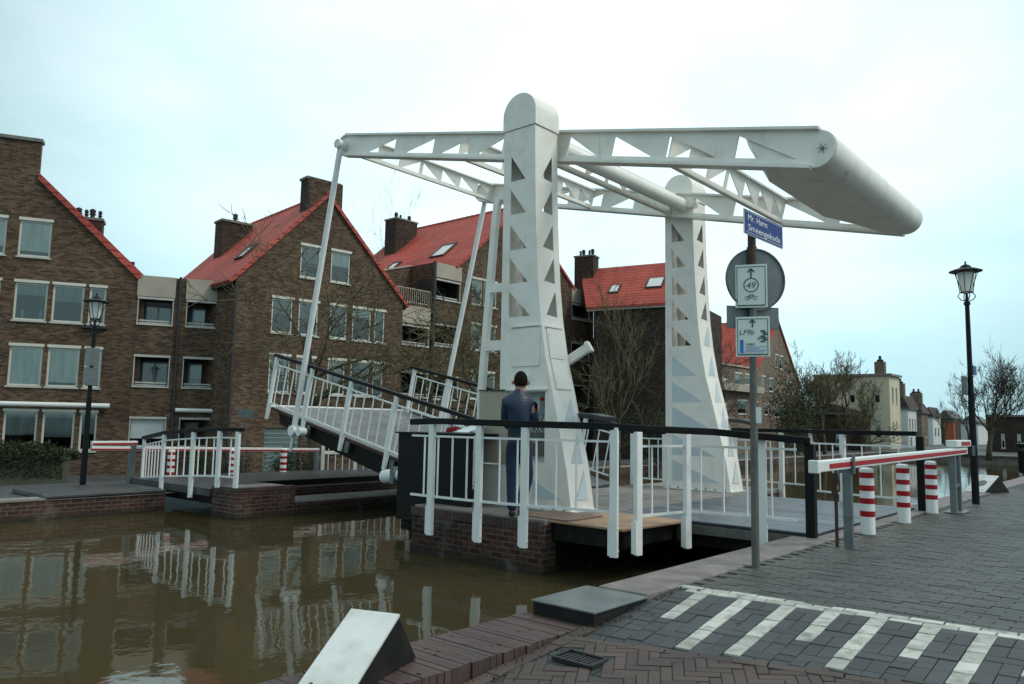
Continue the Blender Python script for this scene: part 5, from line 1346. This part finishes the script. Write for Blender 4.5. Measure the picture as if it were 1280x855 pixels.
p = pu(1215, 70); tree((p.x,p.y,-.3), 5.2, .12, 54, 'distant bare tree just right of the tall lamp', tw=.014, lv=4)
p = pu(895, 40); tree((p.x,p.y,-.5), 6.4, .14, 55, 'bare tree with curving branches right of the far tower', spread=.9, twig='twig', tw=.012)
def shrub(loc, rx, ry, h, n, seed, lab, mat='leaf_dark', leaf=.05, name='shrub', cat='shrub', group=None):
    R = random.Random(seed); loc = V(loc); T = thing(name, loc, lab, cat, group)
    st = MB(); lfm = MB()
    for k in range(9):
        a = R.uniform(0, 6.28); e = loc+V((cos(a)*rx*.5, sin(a)*ry*.5, h*R.uniform(.5,.9))); st.path([loc, loc.lerp(e,.5)+V((0,0,.05)), e], [.02,.014,.006], 4)
    st.build('stem', 'bark', T)
    lob = [(V((R.uniform(-.6,.6)*rx, R.uniform(-.6,.6)*ry, R.uniform(.35,.75)*h)), R.uniform(.35,.6)) for _ in range(9)]
    for k in range(n):
        c, s = R.choice(lob); d = V((R.gauss(0,1),R.gauss(0,1),R.gauss(0,1))).normalized()*(R.random()**.4); q = loc+c+V((d.x*rx*s, d.y*ry*s, d.z*h*.42*s/.5))
        if q.z < loc.z: continue
        a = V((R.gauss(0,1),R.gauss(0,1),R.gauss(0,1))).normalized(); b = a.orthogonal().normalized(); l = leaf*R.uniform(.6,1.4)
        lfm.add([q, q+a*l+b*l*.35, q+a*l*1.8, q+a*l-b*l*.35], [(0,1,2,3)])
    lfm.build('foliage', mat, T, fix=False); return T
p = pu(820, 31); shrub((p.x,p.y,-.8), 2.2, 1.6, 2.5, 5000, 3, 'dark evergreen shrub against the windowless wall by the far tower', leaf=.06)
p = pu(992, 47); shrub((p.x,p.y,-.8), 2.0, 2.0, 5.2, 5200, 4, 'dark brown-green conifer left of the mossy trees', mat='ivy_hedge', leaf=.09, name='conifer', cat='tree')
for i, (u, D, h) in enumerate(((360,24.5,1.1),(384,24.5,1.3),(258,24,1.1),(300,24.5,.9))):
    p = pu(u, D); shrub((p.x,p.y,-.8), .7, .6, h, 1200, 10+i, ['low shrub at the foot of the middle house left of its garden door','bushy shrub beside the bollard clear of the railing','garden shrub below the balcony wing','small shrub near the pale notice'][i], mat=['leaf_green','ivy_hedge','leaf_green','ivy_hedge'][i], leaf=.04, group='garden shrubs on the far bank')
# mossy wall with a hedge at the left border
a = pu(-90, 20.5); b = pu(88, 21.5); t = thing('garden_wall', (b.x,b.y,-.6), 'mossy pale garden wall below the hedge at the left border', 'garden wall')
d = (b-a); a2 = a+V((0,0,-.9)); MB().obox(a2, d, FWD*.3, V((0,0,1.05))).build('wall', 'mossy_wall', t)
T = thing('hedge', ((a+b)/2)+V((0,0,.1)), 'ivy-like dark hedge hanging over the mossy wall at the left border', 'hedge'); m = MB(); R = random.Random(8)
for k in range(9000):
    f = R.random(); hgt = .50*(1-.55*max(0,(f-.72)/.28)); q = a.lerp(b, f) + FWD*R.uniform(-.10,.9) + V((0,0,.0+hgt*R.random()**.6*R.uniform(.75,1.12)))
    if R.random() < .22: q = a.lerp(b, f) - FWD*R.uniform(.0,.07) + V((0,0,.12-R.random()**1.5*.55))
    n_ = V((R.gauss(0,1),R.gauss(0,1),R.gauss(0,1))).normalized(); bb = n_.orthogonal().normalized(); l = .045*R.uniform(.6,1.4)
    m.add([q, q+n_*l+bb*l*.5, q+n_*l*1.8, q+n_*l-bb*l*.5], [(0,1,2,3)])
m.build('foliage', 'ivy_hedge', T, fix=False)
m = MB()
for k in range(14): q = a.lerp(b, (k+.5)/14)+FWD*.4; m.path([q+V((0,0,-.6)), q+V((R.gauss(0,.1),R.gauss(0,.1),.1)), q+V((R.gauss(0,.2),0,.42))], [.02,.015,.006], 4)
m.build('stem', 'bark', T)

# ================================================================ CAMERA, LIGHT, SKY
cam = bpy.data.cameras.new('camera'); co = bpy.data.objects.new('camera', cam); col.objects.link(co); scene.camera = co
cam.sensor_width = 36; cam.lens = 27.0; cam.clip_end = 2000; cam.clip_start = .05
Mx = Matrix.Rotation(TH, 4, 'Z') @ Matrix.Rotation(radians(96.05), 4, 'X') @ Matrix.Rotation(radians(1.05), 4, 'Z')
Mx.translation = CAM; co.matrix_world = Mx
# soft overcast sun, high, from behind the camera's right shoulder
SE, az = radians(48), None
sd = (-FWD*.25 + RGT*.97).normalized()*cos(SE) + V((0,0,sin(SE)))
sl = bpy.data.lights.new('sun', 'SUN'); sl.energy = SUN_E; sl.angle = radians(20); sl.color = (1,.95,.87)
so = bpy.data.objects.new('sun', sl); col.objects.link(so); so.rotation_euler = sd.to_track_quat('Z', 'Y').to_euler(); so.location = (0,0,30)
w = bpy.data.worlds.new('World'); scene.world = w; w.use_nodes = True; N = w.node_tree.nodes; L = w.node_tree.links
bg = N['Background']; out = N['World Output']
sky = N.new('ShaderNodeTexSky'); sky.sky_type = 'NISHITA'; sky.sun_disc = False; sky.sun_elevation = SE; sky.sun_rotation = atan2(sd.x, sd.y)
sky.dust_density = 4; sky.air_density = 1.2
L.new(sky.outputs[0], bg.inputs[0]); bg.inputs[1].default_value = .06
# cloud layer: a pale blanket, a little darker and bluer low down
tc = N.new('ShaderNodeTexCoord'); sp = N.new('ShaderNodeSeparateXYZ'); L.new(tc.outputs['Generated'], sp.inputs[0])
cr = N.new('ShaderNodeValToRGB'); e = cr.color_ramp.elements
e[0].position = 0.0; e[0].color = SKY[0]; e[1].position = .75; e[1].color = SKY[3]
x = e.new(.16); x.color = SKY[1]; x = e.new(.36); x.color = SKY[2]
L.new(sp.outputs[2], cr.inputs[0])
nz = N.new('ShaderNodeTexNoise'); nz.inputs['Scale'].default_value = 2.1; nz.inputs['Detail'].default_value = 6; nz.inputs['Roughness'].default_value = .55; nz.inputs['Distortion'].default_value = .4; mp = N.new('ShaderNodeMapping'); mp.inputs['Scale'].default_value = (1,1,2.4)
L.new(tc.outputs['Generated'], mp.inputs[0]); L.new(mp.outputs[0], nz.inputs['Vector'])
rr = N.new('ShaderNodeValToRGB'); rr.color_ramp.elements[0].position = .36; rr.color_ramp.elements[0].color = (.76,.86,.90,1); rr.color_ramp.elements[1].position = .72; rr.color_ramp.elements[1].color = (1.05,1.02,1.02,1)
L.new(nz.outputs['Fac'], rr.inputs[0])
# brighter patch of cloud over the houses ahead, darker to the sides
nd = N.new('ShaderNodeVectorMath'); nd.operation = 'DOT_PRODUCT'; nd.inputs[1].default_value = tuple((FWD*1.0+RGT*.08+V((0,0,.35))).normalized()); L.new(tc.outputs['Generated'], nd.inputs[0])
r2 = N.new('ShaderNodeValToRGB'); r2.color_ramp.elements[0].position = .78; r2.color_ramp.elements[0].color = SIDE; r2.color_ramp.elements[1].position = .985; r2.color_ramp.elements[1].color = (1,1,1,1)
L.new(nd.outputs['Value'], r2.inputs[0])
m1 = N.new('ShaderNodeMix'); m1.data_type = 'RGBA'; m1.blend_type = 'MULTIPLY'; m1.inputs[0].default_value = 1; L.new(cr.outputs[0], m1.inputs[6]); L.new(rr.outputs[0], m1.inputs[7])
m2 = N.new('ShaderNodeMix'); m2.data_type = 'RGBA'; m2.blend_type = 'MULTIPLY'; m2.inputs[0].default_value = 1; L.new(m1.outputs[2], m2.inputs[6]); L.new(r2.outputs[0], m2.inputs[7])
b2 = N.new('ShaderNodeBackground'); L.new(m2.outputs[2], b2.inputs[0]); b2.inputs[1].default_value = SKY_S
mx = N.new('ShaderNodeMixShader'); mx.inputs[0].default_value = .85; L.new(bg.outputs[0], mx.inputs[1]); L.new(b2.outputs[0], mx.inputs[2]); L.new(mx.outputs[0], out.inputs[0])
scene.view_settings.view_transform = 'Standard'; scene.view_settings.look = 'None'; scene.view_settings.gamma = 1; scene.view_settings.exposure = EXPO
scene.view_settings.use_curve_mapping = False
